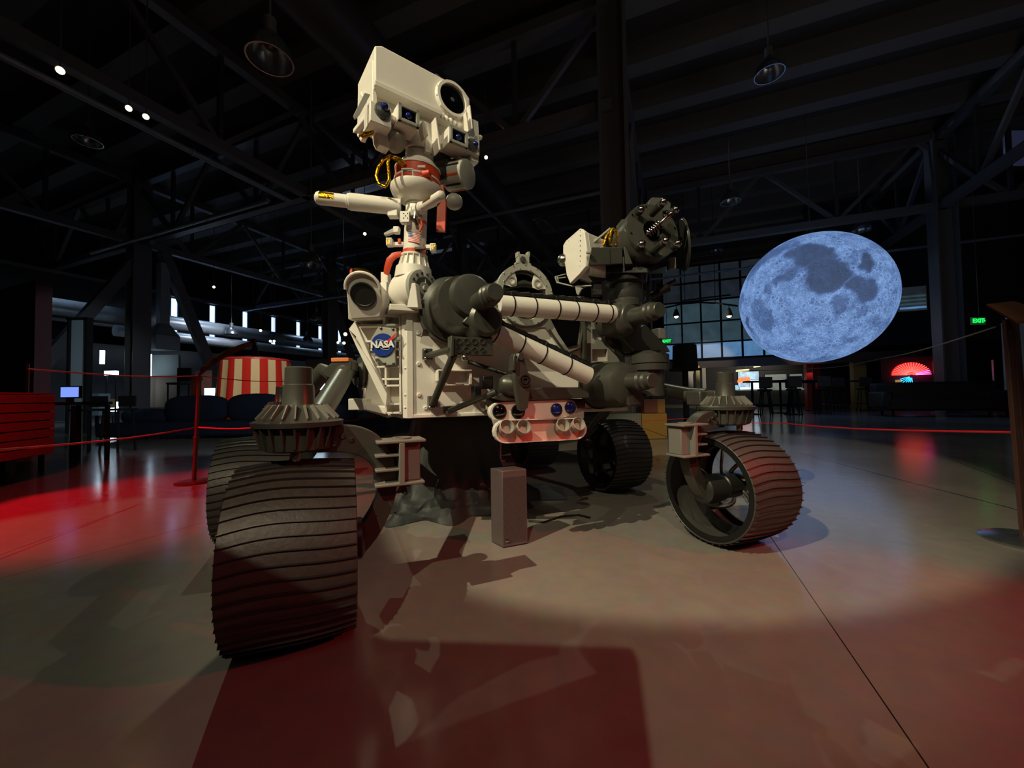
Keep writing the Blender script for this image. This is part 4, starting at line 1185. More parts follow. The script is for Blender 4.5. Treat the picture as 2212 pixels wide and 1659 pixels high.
# ------------------------------------------------------------------ front struts and bracket
def strut(a, b, r, m='grey', mount=True):
    a, b = V(a), V(b)
    o = P_('strut', MB().cyl(a, b, r, n=18), m)
    return o
mt = P_('strut_mount', MB().box(PF(923, 765, .02), .045, .03, .05, LX), 'grey', bevel=0.003)
for dz in (-9, 9):
    P_('mount_bolt', MB().ball(PF(919, 765 + dz, .04), .007, 12, 8), 'steel', mt)
strut(PF(925, 768, .03), PF(975, 755, .24), .014)
bk = [PF(x, y, .26) for x, y in ((976, 726), (1016, 729), (1064, 728), (1065, 768), (976, 767))]
bp2 = P_('pocket_bracket', MB().prism(bk, FW * -.025), 'grey', bevel=0.003)
P_('bracket_edge', MB().prism([PF(x, y, .275) for x, y in ((975, 724), (981, 726), (981, 768), (975, 770))], FW * -.06), 'grey', bp2, bevel=0.002)
for i in range(4):
    for j in range(2):
        c = PF(991 + i * 17, 738 + j * 18, .262)
        P_('pocket', MB().ring(c, FW, .0105, .0135, .004, 20 if i < 2 or j == 0 else 4), 'grey', bp2)
strut(PF(980, 766, .25), PF(935, 872, .05), .0165)
mt = P_('strut_mount', MB().box(PF(934, 868, .025), .04, .04, .055, LX), 'grey', bevel=0.003)
for dx in (-6, 5):
    P_('mount_bolt', MB().ball(PF(935 + dx, 880, .045), .0075, 12, 8), 'steel', mt)
strut(PF(1012, 782, .10), PF(1095, 808, .20), .010, 'dark')
P_('ball_joint', MB().ball(PF(1004, 772, .12), .017, 16, 10), 'steel')
strut(PF(970, 888, .06), PF(1072, 846, .22), .013)
mt = P_('strut_mount', MB().box(PF(970, 884, .03), .045, .04, .03, LX), 'dark', bevel=0.003)
P_('mount_bolt', MB().ball(PF(966, 891, .05), .007, 12, 8), 'steel', mt)
# small shelf behind struts
shf = P_('front_shelf', MB().box(PF(980, 801, .03), .16, .06, .008, LX), 'white', bevel=0.002)
P_('shelf_leg', MB().box(PF(1014, 815, .03), .012, .05, .07, LX), 'white', shf, bevel=0.002)
P_('shelf_leg', MB().box(PF(944, 812, .03), .008, .05, .05, LX), 'white', shf, bevel=0.002)
P_('shelf_foot', MB().box(PF(985, 832, .02), .17, .03, .006, LX), 'white', shf, bevel=0.002)
# actuator with blade
act = P_('actuator', MB().lathe(PF(1077, 832, .20), (LT * .9 + FW * .3), [(0, .02), (.006, .036), (.02, .046), (.06, .05), (.11, .046), (.13, .03)], 36), 'grey')
P_('actuator_block', MB().box(PF(1050, 826, .12), .05, .06, .06, LX), 'black', act, bevel=0.005)
P_('actuator_block', MB().box(PF(1028, 850, .10), .035, .05, .07, LX), 'black', act, bevel=0.005)
bl = [(1122, 762), (1130, 763), (1137, 790), (1146, 820), (1147, 835), (1143, 862), (1141, 880), (1134, 888), (1124, 886), (1118, 860), (1114, 835), (1112, 815), (1116, 780)]
pv = P_('pivot_plate', MB().prism([PF(x, y, .33) for x, y in bl], FW * -.012 + LT * -.010), 'grey', act, bevel=0.003)
pc_ = PF(1134, 822, .334)
P_('pivot_bearing', MB().ring(pc_, FW, .021, .027, .008, 28), 'dark', act)
P_('pivot_bearing', MB().ring(pc_, FW, .010, .016, .010, 28), 'dark', act)
P_('plate_boss', MB().lathe(PF(1125, 772, .335), FW, [(0, .012), (.004, .012), (.004, .009)], 18), 'grey', act)
P_('plate_lip', MB().prism([PF(x, y, .34) for x, y in ((1110, 768), (1115, 762), (1114, 800), (1108, 800))], FW * -.05), 'grey', act, bevel=0.002)
# ledge above the lens bar
lg = P_('front_ledge', MB().prism([PF(x, y, .08) for x, y in ((1150, 838), (1222, 838), (1240, 850), (1240, 860), (1062, 866), (1040, 860), (1060, 850))], FW * .14), 'grey', bevel=0.004)
P_('under_block', MB().prism([PF(x, y, .06) for x, y in ((1035, 858), (1238, 862), (1236, 880), (1060, 885))], FW * .12), 'black', bevel=0.003)
P_('wedge_bracket', MB().prism([PF(x, y, .12) for x, y in ((1030, 866), (1048, 862), (1046, 888), (1040, 890))], FW * .015), 'lgrey', bevel=0.002)

# lens bar: rounded plate with two dark and two blue lenses
def stadium(x0, y0, x1, y1, f, r, n=8):
    # rounded quad through four corners in plane f; (x0,y0) is left-centre, (x1,y1) right-centre, r half height (px)
    pts = []
    for k in range(n + 1):
        a = PI / 2 + PI * k / n
        pts.append(PF(x0 + r * math.cos(a), y0 - r * math.sin(a), f))
    for k in range(n + 1):
        a = -PI / 2 + PI * k / n
        pts.append(PF(x1 + r * .92 * math.cos(a), y1 - r * .92 * math.sin(a), f))
    return pts
lb_ = P_('lens_bar', MB().prism(stadium(1079, 890, 1226, 882, .20, 22), FW * -.03), 'white', bevel=0.004, seg=3)
P_('lens_bar_skirt', MB().prism([PF(x, y, .205) for x, y in ((1064, 905), (1180, 912), (1262, 888), (1262, 904), (1190, 926), (1070, 925))], FW * -.02), 'lgrey', lb_, bevel=0.003)
for x, y, r, mm_ in ((1079, 889, .033, 'lens'), (1119, 889, .033, 'lens'), (1202, 885, .030, 'blueglass'), (1232, 880, .030, 'blueglass')):
    c = PF(x, y, .202)
    P_('lens_rim', MB().ring(c, FW, r * .9, r * 1.03, .008, 32), 'dark', lb_)
    P_('lens', MB().lathe(c, FW, [(-.004, r * .95), (.003, r * .9), (.009, r * .6), (.011, r * .1)], 32), mm_, lb_)
P_('hinge', MB().box(PF(1160, 912, .225), .075, .025, .02, LX), 'emred', lb_, bevel=0.004)
# hanging cover tray with four cups
st = stadium(1088, 932, 1239, 926, .24, 25)
tn = (FW * .90 + UZ * .42).normalized()
tr = P_('cover_tray', MB().prism(st, FW * -.006), 'tray_redlit', bevel=0.002)
rim = st + [st[0]]
P_('tray_rim', MB().strip([p + FW * .022 for p in rim], [p + (PF(1163, 930, .24) - p) * .05 + FW * .022 for p in rim], FW * -.026), 'white', tr, bevel=0.001)
for x, y in ((1088, 929), (1124, 929), (1207, 925), (1241, 922)):
    c = PF(x, y, .242)
    P_('cup', MB().lathe(c, tn, [(0, .027), (.045, .033), (.046, .030), (.006, .025)], 32, cap=False, closed=True), 'lgrey', tr)
    P_('cup_floor', MB().lathe(c + tn * .004, tn, [(0, .026), (.003, .026)], 28), 'tray_redlit', tr)

# ------------------------------------------------------------------ left side shoulder of the body
P_('side_bracket', MB().box(Q(780, 873, .10), .085, .10, .055), 'white', bevel=0.004)
P_('side_panel', MB().prism([Q(783, 885, .12), Q(838, 903, .12), Q(838, 800, .12), Q(800, 770, .12)], V((0, .1, 0))), 'white', bevel=0.004)
P_('side_foot', MB().prism([Q(786, 868, .05), Q(834, 880, .05), Q(834, 896, .05), Q(790, 886, .05)], V((0, .12, 0))), 'white', bevel=0.004)
P_('side_box', MB().box(R(-.9, -.06, .86), .12, .9, .30, LX), 'white', bevel=0.006)

# ------------------------------------------------------------------ wheels
WR = .2555
WW = .315
def wheel(name_c, steer=0.0, ngr=48, detail=True):
    """name_c: centre (x, y). axle along LT"""
    c = V((name_c[0], name_c[1], WR + .008))
    A = LT
    S = MB()
    outer, inner = [], []
    n = 13
    for i in range(n):
        t = -WW / 2 + WW * i / (n - 1)
        outer.append((t, WR - .008 + .010 * (1 - (2 * t / WW) ** 2)))
    inner = [(t, r - .006) for t, r in reversed(outer)]
    prof = outer + [(WW / 2 + .002, WR - .012)] + inner + [(-WW / 2 - .002, WR - .012)]
    wh = P_('wheel', S.lathe(c, A, prof, 96, cap=False, closed=True), 'tread')
    # stiffening rings inside
    P_('rim_ring', MB().ring(c + A * (WW / 2 - .006), A, WR - .040, WR - .012, .006, 72), 'black', wh)
    P_('rim_ring', MB().ring(c - A * (WW / 2 - .006), A, WR - .040, WR - .012, .006, 72), 'black', wh)
    P_('inner_ring', MB().ring(c + A * .02, A, WR - .06, WR - .014, .02, 72), 'black', wh)
    P_('hub', MB().lathe(c - A * .06, A, [(0, .045), (.01, .058), (.10, .060), (.14, .05), (.16, .03)], 32), 'dark', wh)
    x, y, _ = frame_of(A)
    for k in range(6):
        th = 2 * PI * k / 6 + .35
        pts = []
        for j in range(11):
            s_ = j / 10
            rr = .055 + (WR - .075) * s_
            ph = th + .95 * math.sin(PI * s_ * .5) * (1 if True else 1)
            pts.append(c + A * (.03 + .03 * math.sin(PI * s_)) + (x * math.cos(ph) + y * math.sin(ph)) * rr)
        P_('spoke', MB().tube(pts, .011, 8, flat=.35, ref=A), 'steel', wh)
    # grousers: one mesh, rotated copies
    g0 = None
    x, y, _ = frame_of(A)
    for k in range(ngr):
        if g0 is None:
            mb = MB()
            vs, fs = [], []
            m_ = 12
            for i in range(m_ + 1):
                s_ = i / m_
                t = -WW / 2 - .002 + (WW + .004) * s_
                ph = -.030 * math.cos((s_ - .5) * PI * 1.1) + .016 * math.sin((s_ - .5) * 2 * PI)
                rb_ = WR - .010 + .010 * (1 - (2 * s_ - 1) ** 2)
                for dr_, dp_ in ((0, -.0085), (.009, -.0035), (.009, .0035), (0, .0085)):
                    p_ = ph + dp_
                    vs.append(c + A * t + (x * math.cos(p_) + y * math.sin(p_)) * (rb_ + dr_))
            for i in range(m_):
                for q in range(3):
                    fs.append((i * 4 + q, i * 4 + q + 1, (i + 1) * 4 + q + 1, (i + 1) * 4 + q))
            fs += [(0, 1, 2, 3), (m_ * 4 + 3, m_ * 4 + 2, m_ * 4 + 1, m_ * 4)]
            g0 = P_('grouser', mb.add(vs, fs), 'grouser', wh, smooth=50)
        else:
            o = g0.copy()
            col.objects.link(o)
            o.parent = wh
            cl = c - ORG['rover']
            o.matrix_local = Matrix.Translation(cl) @ Matrix.Rotation(2 * PI * k / ngr, 4, A) @ Matrix.Translation(-cl)
    return c

def leg_assembly(cxy, side, f_plate=-.02, front=True):
    """side: +1 when the body is towards +LT from the wheel, -1 otherwise"""
    c = V((cxy[0], cxy[1], 0))
    I = LT * side
    def K(i, z, f=0.0):
        return c + I * i + UZ * z + FW * f
    can = P_('steering_actuator', MB().lathe(K(0, .560), UZ, [(0, .085), (.006, .100), (.072, .104), (.074, .126), (.088, .128), (.092, .120), (.094, .112), (.132, .070), (.140, .055)], 48), 'grey')
    P_('motor_tube', MB().lathe(K(0, .685), UZ, [(0, .052), (.012, .046), (.075, .043), (.078, .040), (.128, .039), (.132, .034)], 36), 'grey', can)
    for k in range(22):
        th = 2 * PI * k / 22
        d = V((math.cos(th), math.sin(th), 0))
        p0 = K(0, .655) + d * .112
        P_('cone_rib', MB().prism([p0, K(0, .695) + d * .062, K(0, .700) + d * .082, p0 + UZ * .006 + d * .004], d.cross(UZ) * .0035), 'mgrey', can, smooth=0)
        P_('can_rib', MB().prism([K(0, .566) + d * .098, K(0, .632) + d * .102, K(0, .632) + d * .122, K(0, .572) + d * .106], d.cross(UZ) * .005), 'grey', can, smooth=0)
    P_('lower_pin', MB().lathe(K(0, .535, .07), UZ, [(0, .010), (.006, .014), (.028, .013), (.03, .006)], 18), 'steel', can)
    out_ = [(.05, .63), (.12, .632), (.18, .622), (.235, .59), (.275, .535), (.29, .47), (.288, .40), (.265, .33), (.225, .26), (.17, .205), (.11, .17)]
    in_ = [(.05, .55), (.11, .548), (.15, .540), (.19, .520), (.220, .480), (.230, .44), (.228, .40), (.21, .355), (.18, .31), (.14, .275), (.09, .25)]
    def smooth_(pts):
        res = []
        for q in range(len(pts) - 1):
            p0, p1, p2, p3 = pts[max(q - 1, 0)], pts[q], pts[q + 1], pts[min(q + 2, len(pts) - 1)]
            for s_ in (0, .33, .67):
                res.append(tuple(.5 * (2 * b + (c_ - a) * s_ + (2 * a - 5 * b + 4 * c_ - d) * s_ ** 2 + (-a + 3 * b - 3 * c_ + d) * s_ ** 3) for a, b, c_, d in zip(p0, p1, p2, p3)))
        return res + [pts[-1]]
    arc = P_('curved_leg', MB().prism([K(i, z, .03) for i, z in smooth_(out_)] + [K(i, z, .03) for i, z in reversed(smooth_(in_))], FW * -.055), 'grey', bevel=0.003)
    for (i, z) in ((.10, .612), (.125, .598), (.15, .585), (.10, .575)):
        P_('bolt', MB().lathe(K(i, z, .03), FW, [(0, .008), (.005, .008), (.006, .003)], 10), 'steel', arc)
    P_('hub_drive', MB().lathe(K(.19, .262), -I, [(0, .05), (.01, .065), (.12, .065), (.14, .05)], 32), 'dark', arc)
    # drive electronics box with open pockets
    bx = MB()
    P0 = lambda i, z, f: K(i, z, f)
    bxo = P_('drive_box', bx.box(K(.335, .505, .02), .055, .075, .125, LX), 'mgrey', bevel=0.004)
    P_('box_flange', MB().box(K(.300, .574, .03), .155, .11, .010, LX), 'mgrey', bxo, bevel=0.003)
    P_('box_flange', MB().box(K(.295, .438, .03), .155, .11, .010, LX), 'mgrey', bxo, bevel=0.003)
    P_('box_shelf', MB().box(K(.262, .530, .03), .085, .09, .008, LX), 'mgrey', bxo, bevel=0.002)
    P_('box_shelf', MB().box(K(.262, .484, .03), .085, .09, .008, LX), 'mgrey', bxo, bevel=0.002)
    P_('box_post', MB().box(K(.300, .505, .05), .018, .07, .13, LX), 'mgrey', bxo, bevel=0.002)
    P_('box_back', MB().box(K(.262, .505, -.012), .085, .008, .13, LX), 'grey', bxo, bevel=0.001)
    P_('box_dial', MB().ring(K(.305, .581, .03), UZ, .020, .032, .006, 24), 'mgrey', bxo)
    for z in (.55, .46):
        P_('bolt', MB().ball(K(.262, z, -.006), .006, 10, 8), 'steel', bxo)
    return c

FR, FL_ = (-.665, 1.22), (1.05, 1.93)
MR, ML = (-1.32, 2.04), (.755, 2.98)
RR, RL = (-1.78, 3.02), (.20, 3.95)
for cxy in (FR, FL_, MR, ML, RR, RL):
    wheel(cxy, ngr=48)
leg_assembly(FR, 1)
leg_assembly(FL_, -1)
leg_assembly(RR, 1)
leg_assembly(RL, -1)
# suspension tubes
def tb(pts, r, m='grey', name='suspension_tube', **k):
    return P_(name, MB().tube(pts, r, 20), m, **k)
def c3(cxy, z):
    return V((cxy[0], cxy[1], z))
pivR = W(800, 803, 2.0)
elR = W(748, 800, 1.84)
tb([c3(FR, .64) + LT * .03 - FW * .08, c3(FR, .66) + LT * .05 - FW * .16, elR], [.042, .042, .042])
tb([elR, W(762, 797, 1.92)], .045)
P_('pivot_housing', MB().lathe(W(768, 806, 1.95), V((.75, .66, 0)), [(0, .060), (.03, .070), (.045, .075), (.06, .062), (.16, .06)], 36), 'grey')
P_('pivot_flange', MB().lathe(W(772, 806, 1.93), V((.9, .45, 0)), [(0, .072), (.018, .085), (.03, .07)], 12), 'dark')
P_('tube_cover', MB().prism([W(x, y, 1.78) for x, y in ((720, 781), (757, 780), (760, 800), (735, 820), (705, 815), (690, 803))], V((.0, .08, 0))), 'grey', bevel=0.004)
P_('orange_label', MB().box(W(739, 778, 1.80), .080, .05, .018), 'label', bevel=0.002)
tb([W(724, 812, zm_ - .125), W(700, 800, 1.95), c3(MR, .62) + V((.10, .02, 0)), c3(MR, .40) + LT * .22, c3(MR, .263) + LT * .19], [.04, .04, .035, .035, .035])
P_('hub_drive', MB().lathe(c3(MR, .263) + LT * .20, -LT, [(0, .05), (.01, .065), (.14, .065), (.16, .05)], 32), 'dark')
tb([W(700, 805, 2.0), c3(MR, .62) + V((-.05, .4, 0)), c3(RR, .63)], .035)
pivL = R(-.35, 1.30, .84)
elL = c3(FL_, .70) - FW * .30 + LT * .02
tb([pivL, W(1432, 842, 2.25), W(1490, 853, 2.12), c3(FL_, .70) - FW * .10], .040)
P_('tube_clamp', MB().box(W(1512, 860, 2.03), .10, .09, .075, LX), 'grey', bevel=0.008)
P_('tube_clamp', MB().box(W(1533, 862, 2.0), .05, .11, .085, LX), 'grey', bevel=0.008)
tb([pivL, c3(ML, .75) + FW * .05, c3(ML, .62) - LT * .02, c3(ML, .42) - LT * .25, c3(ML, .263) - LT * .19], [.04, .04, .038, .035, .035])
P_('hub_drive', MB().lathe(c3(ML, .263) - LT * .20, LT, [(0, .05), (.01, .065), (.14, .065), (.16, .05)], 32), 'dark')
P_('drive_knob', MB().ball(c3(ML, .36) - LT * .26 + FW * .05, .04, 20, 12), 'black')
tb([c3(ML, .66), c3(ML, .64) - FW * .5, c3(RL, .63)], .035)
P_('pivot_housing', MB().lathe(pivL - LT * .06, LT, [(0, .08), (.10, .08), (.12, .05)], 32), 'grey')
# cable loop and hose on the left middle drive
P_('drive_cable', MB().tube([W(1290, 985, 2.8), W(1300, 1000, 2.78), W(1302, 1018, 2.78), W(1292, 1022, 2.8), W(1288, 1005, 2.82)], .008, 8), 'black')

# ------------------------------------------------------------------ drape, pedestal, perforated box under the rover
bc = G(0, 0)
base_c = (WZ(950, 1105) + V((0.04, .26, 0)))
bx_, by_ = base_c.x, base_c.y
ped = MB()
dp_ = MB()
import itertools
NX = 150
# draped cloth over a tall stand: closed radial surface, boxy at the top, pooled folds at the floor
vs, fs = [], []
ZL = [(.585, 0.0), (.59, .55), (.575, .86), (.55, .97), (.45, 1.02), (.38, 1.05), (.31, 1.09), (.25, 1.13), (.20, 1.18), (.165, 1.23), (.135, 1.28), (.11, 1.33), (.09, 1.38), (.075, 1.43), (.062, 1.49), (.055, 1.55), (.05, 1.60), (.035, 1.66), (.004, 1.72)]
K_ = len(ZL)
hx, hy = .265, .26
for j, (z, s_) in enumerate(ZL):
    for i in range(NX):
        th = 2 * PI * i / NX
        ct, st_ = math.cos(th), math.sin(th)
        q = 1 / max(abs(ct) ** 4 + abs(st_) ** 4, 1e-6) ** .25
        fold = 1 + (.05 + .07 * max(0, s_ - 1.0)) * (1 if s_ > .9 else 0) * math.sin(th * 11 + 2 * noise.noise(V((ct * 2, st_ * 2, 0)))) * min(1, max(0, (.6 - z) * 3))
        pool = 1 + max(0, s_ - 1.2) * .35 * noise.noise(V((ct * 2.2, st_ * 2.2, j * .6)))
        rr = s_ * q * fold * pool
        amp = min(1, max(0, (s_ - 1.06) * 6)) * min(1, max(0, (1.70 - s_) * 8))
        zz = z + amp * (.05 * (abs(noise.noise(V((ct * 2.6 + s_ * 2, st_ * 2.6, s_ * 5)))) * 2 - .4) + .025 * noise.noise(V((ct * 8, st_ * 8, s_ * 16))))
        rr += amp * (.07 * noise.noise(V((ct * 4, st_ * 4 + 5, s_ * 9))) + .03 * noise.noise(V((ct * 11, st_ * 11, s_ * 20))))
        if j == K_ - 1: zz = .003
        vs.append(V((bx_, by_, 0)) + LT * hx * rr * ct + FW * hy * rr * st_ + UZ * max(zz, .003))
for j in range(K_ - 1):
    for i in range(NX):
        fs.append((j * NX + i, j * NX + (i + 1) % NX, (j + 1) * NX + (i + 1) % NX, (j + 1) * NX + i))
mb = MB().add(vs, fs)
drape = mb.out('black_drape', M['cloth'], None, 'black cloth draped over a stand under the rover body', 'drape', smooth=60)
# tidy black velvet box front face under the cloth edge
pbx = WZ(1105, 1183)
pY = pbx.y
px0, px1, pxm = W(1060, 1160, pY + .03).x, W(1140, 1160, pY + .05).x, W(1087, 1184, pY).x
pz = W(1100, 1008, pY + .1).z
A_, B_, C_, D_ = V((px0, pY + .07, 0)), V((pxm, pY - .01, 0)), V((px1, pY + .04, 0)), V((px0 + px1 - pxm, pY + .12, 0))
pbt = thing('perforated_speaker', 'upright perforated dark metal speaker box in front of the drape', 'speaker', tuple((A_ + C_) / 2))
MB().prism([A_ + UZ * .004, B_ + UZ * .004, C_ + UZ * .004, D_ + UZ * .004], UZ * (pz - .004)).out('case', M['perf'], pbt, bevel=0.004)
hm = MB()
def dots(P0, P1, nx, nz_):
    u = (P1 - P0); n = V((u.y, -u.x, 0)).normalized()
    if n.y > 0: n = -n
    ux = u.normalized()
    for j in range(nz_):
        for i in range(nx):
            s_ = (i + .5 + (.5 if j % 2 else 0)) / (nx + .5)
            if s_ > .94: continue
            c = P0 + u * s_ + UZ * (.02 + (pz - .05) * j / nz_) + n * .0006
            hm.add([c + (ux * math.cos(a) + UZ * math.sin(a)) * .0022 for a in (0, PI / 3, 2 * PI / 3, PI, 4 * PI / 3, 5 * PI / 3)], [(0, 1, 2, 3, 4, 5)])
dots(B_, C_, 15, 60)
hm.out('perforation', M['hole'], pbt, kind='stuff', smooth=0)
MB().lathe(B_.lerp(C_, .16) + UZ * .035 + V((0, -.001, 0)), V((.1, -1, 0)), [(0, .009), (.004, .009), (.006, .005)], 18).out('socket', M['pin'], pbt)
# black cable on the floor to the right of the speaker
cable = [WZ(1142, 1125, .006), WZ(1175, 1128, .006), WZ(1210, 1116, .006), WZ(1250, 1112, .006), WZ(1275, 1118, .006)]
MB().tube(cable, .006, 8).out('floor_cable', M['black'], None, 'black cable on the floor right of the perforated speaker', 'cable')
dd = V((bx_ + .42, by_ + .12, 0))
vs, fs = [], []
n1, n2_ = 26, 14
for j in range(n2_):
    for i in range(n1):
        u_, v_ = i / (n1 - 1), j / (n2_ - 1)
        x = -.14 + .52 * u_; y = -.16 + .34 * v_
        e_ = min(u_, 1 - u_, v_, 1 - v_) * 4
        z = .004 + min(1, e_) * (.045 + .05 * abs(noise.noise(V((x * 9, y * 14, 3)))) + .10 * max(0, .5 - u_))
        vs.append(dd + V((x + .03 * noise.noise(V((y * 8, 1, x * 3))), y + .03 * noise.noise(V((x * 8, 4, 2))), z)))
for j in range(n2_ - 1):
    for i in range(n1 - 1):
        fs.append((j * n1 + i, j * n1 + i + 1, (j + 1) * n1 + i + 1, (j + 1) * n1 + i))
MB().add(vs, fs).out('cloth_heap', M['cloth'], None, 'loose heap of black cloth on the floor right behind the speaker', 'cloth', smooth=60)
# ------------------------------------------------------------------ pendant lamps
def pendant(c, r, label, top=9.0):
    c = V(c)
    t = thing('pendant_lamp', label, 'lamp', tuple(c), 'dome pendant lamps under the roof')
    prof = [(0, r), (0.25 * r, 0.98 * r), (0.6 * r, 0.85 * r), (0.95 * r, 0.6 * r), (1.2 * r, 0.32 * r), (1.3 * r, 0.28 * r)]
    inner = [(a - 0.02 * r if i else 0, b * 0.97) for i, (a, b) in reversed(list(enumerate(prof)))]
    MB().lathe(c, UZ, prof + inner, 32, cap=False, closed=True).out('shade', M['chrome'], t)
    MB().ring(c, UZ, r * 0.96, r * 1.03, 0.02).out('rim', M['chrome'], t)
    MB().cyl(c + UZ * 1.28 * r, c + UZ * 2.0 * r, 0.28 * r).out('ballast_can', M['steelbeam'], t)
    MB().ball(c + UZ * 0.7 * r, 0.28 * r, 12, 8).out('bulb', M['bezel'], t)
    MB().cyl(c + UZ * 2 * r, V((c.x, c.y, top)), 0.015, n=8).out('rod', M['steelbeam'], t)
for px, py, Y, r, lb in (
        (583, 128, 4.6, 0.25, 'largest dome pendant lamp, top left above the antenna booms'),
        (190, 306, 8.4, 0.24, 'dim dome pendant lamp below the three bright spotlights on the left'),
        (672, 573, 9.4, 0.25, 'bright spun dome pendant lamp just left of the mast base'),
        (684, 692, 17.0, 0.26, 'small dome pendant lamp above the striped tent'),
        (500, 722, 18.5, 0.27, 'small dome pendant lamp in front of the high left windows'),
        (664, 738, 21.0, 0.27, 'tiny dome pendant lamp over the galvanised duct'),
        (1662, 160, 7.6, 0.26, 'dim dome pendant lamp high on the right between roof purlins'),
        (1578, 436, 11.5, 0.27, 'pale dome pendant lamp right of the arm turret'),
        (1860, 498, 12.6, 0.27, 'dome pendant lamp directly behind the top of the moon'),
        (1548, 542, 17.0, 0.27, 'tiny dome pendant lamp at the upper left of the moon')):
    pendant(W(px, py, Y), r, lb)

# ------------------------------------------------------------------ spotlights on the roof steel
def spotlamp(c, tgt, r, label, e='warm', group='lit spotlights on the roof steel', up=0.35):
    c = V(c); a = (V(tgt) - c).normalized()
    t = thing('spotlight', label, 'spotlight', tuple(c), group)
    MB().lathe(c, -a, [(0, r), (0, r * 1.05), (r * 2.6, r * 0.95), (r * 3.2, r * 0.5), (r * 3.2, r * 0.4), (r * 0.3, r * 0.9)], 20, cap=False, closed=True).out('housing', M['hole'], t)
    MB().lathe(c - a * r * 0.3, -a, [(0, r * 0.88), (0.01, r * 0.88)], 20).out('lens', E[e], t)
    MB().tube([c - a * r * 1.5, V((c.x, c.y, 9.0))], 0.010, 6).out('yoke', M['steelbeam'], t, smooth=0)
HEAD = V((0, 0, 1.2))
for px, py, Y, r, lb, e in (
        (130, 152, 5.8, 0.055, 'single bright spotlight at the far upper left', 'warm'),
        (278, 234, 6.8, 0.05, 'left one of the pair of bright spotlights on the upper left', 'warm'),
        (315, 252, 7.0, 0.05, 'right one of the pair of bright spotlights on the upper left', 'warm'),
        (1050, 340, 9.5, 0.045, 'small spotlight just right of the rover head', 'warmlow'),
        (788, 505, 12.0, 0.05, 'small spotlight left of the mast', 'warmlow'),
        (462, 620, 15.0, 0.05, 'small yellowish spotlight over the high left windows', 'warmlow'),
        (391, 657, 15.0, 0.04, 'tiny spotlight at the left diagonal brace', 'warmlow'),
        (563, 714, 15.0, 0.05, 'yellowish spotlight over the tip of the curved sign board', 'warmlow'),
        (584, 737, 15.5, 0.05, 'left spotlight of the low pair over the striped tent', 'warmlow'),
        (592, 737, 15.7, 0.05, 'right spotlight of the low pair over the striped tent', 'warmlow'),
        (746, 722, 15.0, 0.07, 'bright spotlight touching the left edge of the rover body', 'warm'),
        (730, 740, 15.2, 0.05, 'left spotlight of the low pair beside the rover body', 'warmlow'),
        (743, 741, 15.4, 0.06, 'right spotlight of the low pair beside the rover body', 'warmlow')):
    spotlamp(W(px, py, Y), HEAD, r, lb, e)

# ------------------------------------------------------------------ curved track with two cone lamps, right
def bw(px, py, U):
    return plane_pick(px, py, UA * U, UA)
t = thing('curved_light_track', 'pair of thin curved black track bars in front of the glazed wall', 'light track', tuple(bw(1500, 660, 17)))
MB().tube([bw(1436, 665, 17), bw(1470, 657, 17), bw(1510, 653, 17), bw(1550, 655, 17), bw(1594, 661, 17)], 0.035, 6).out('track_bar', M['hole'], t)
MB().tube([bw(1470, 650, 17.4), bw(1510, 645, 17.4), bw(1550, 640, 17.4), bw(1578, 637, 17.4)], 0.03, 6).out('track_bar', M['hole'], t)
for x_h in (1480, 1545):
    q_ = bw(x_h, 654, 17)
    MB().cyl(q_, V((q_.x, q_.y, 9.0)), 0.012, n=6).out('hanger', M['hole'], t)
for x, y0, lb in ((1461, 684, 'left cone lamp hanging from the curved track'), (1575, 683, 'right cone lamp hanging from the curved track beside the moon')):
    p = bw(x, y0, 17)
    t = thing('cone_lamp', lb, 'lamp', tuple(p), 'cone lamps on the curved track')
    MB().lathe(p, UZ, [(0, 0.13), (0.12, 0.11), (0.3, 0.05), (0.3, 0.03), (0.0, 0.11)], 16, cap=False, closed=True).out('shade', M['hole'], t)
    MB().ball(p + UZ * 0.03, 0.09, 10, 6).out('bulb', E['warmlow'], t)
    MB().cyl(p + UZ * 0.3, bw(x, 660, 17), 0.015, n=6).out('rod', M['hole'], t)

# ------------------------------------------------------------------ exit signs
def exit_sign(px, py, Y, wd, label, arrow=1):
    c = W(px, py, Y)
    x = UB if arrow < 0 else V((1, 0, 0))
    n = x.cross(UZ).normalized()
    if n.y > 0:
        n = -n
    t = thing('exit_sign', label, 'exit sign', tuple(c), 'green exit signs')
    MB().box(c - n * 0.03, wd, 0.05, wd * 0.55, (x, n, UZ)).out('sign_box', E['exitbg'], t, smooth=0)
    text_mesh('EXIT', wd * 0.42, 'lettering', E['exit'], t, c - x * wd * 0.03, x, UZ, 0.004, bold=0.006)
    s = arrow
    tip = c + x * s * wd * 0.47
    MB().prism([tip - x * s * wd * 0.09 + UZ * 0.03, tip, tip - x * s * wd * 0.09 - UZ * 0.03], n * 0.006).out('arrow', E['exit'], t, smooth=0)
    MB().cyl(c + UZ * wd * 0.27, V((c.x, c.y, 9.0)), 0.008, n=6).out('hanger', M['steelbeam'], t)
exit_sign(1441, 737, 15, 0.36, 'green exit sign beside the glazed wall, just right of the arm', -1)
exit_sign(2115, 693, 12, 0.42, 'green exit sign on the far right near the angled sign board', 1)
exit_sign(1612, 809, 22, 0.24, 'tiny green exit sign inside the lit food counter', 1)

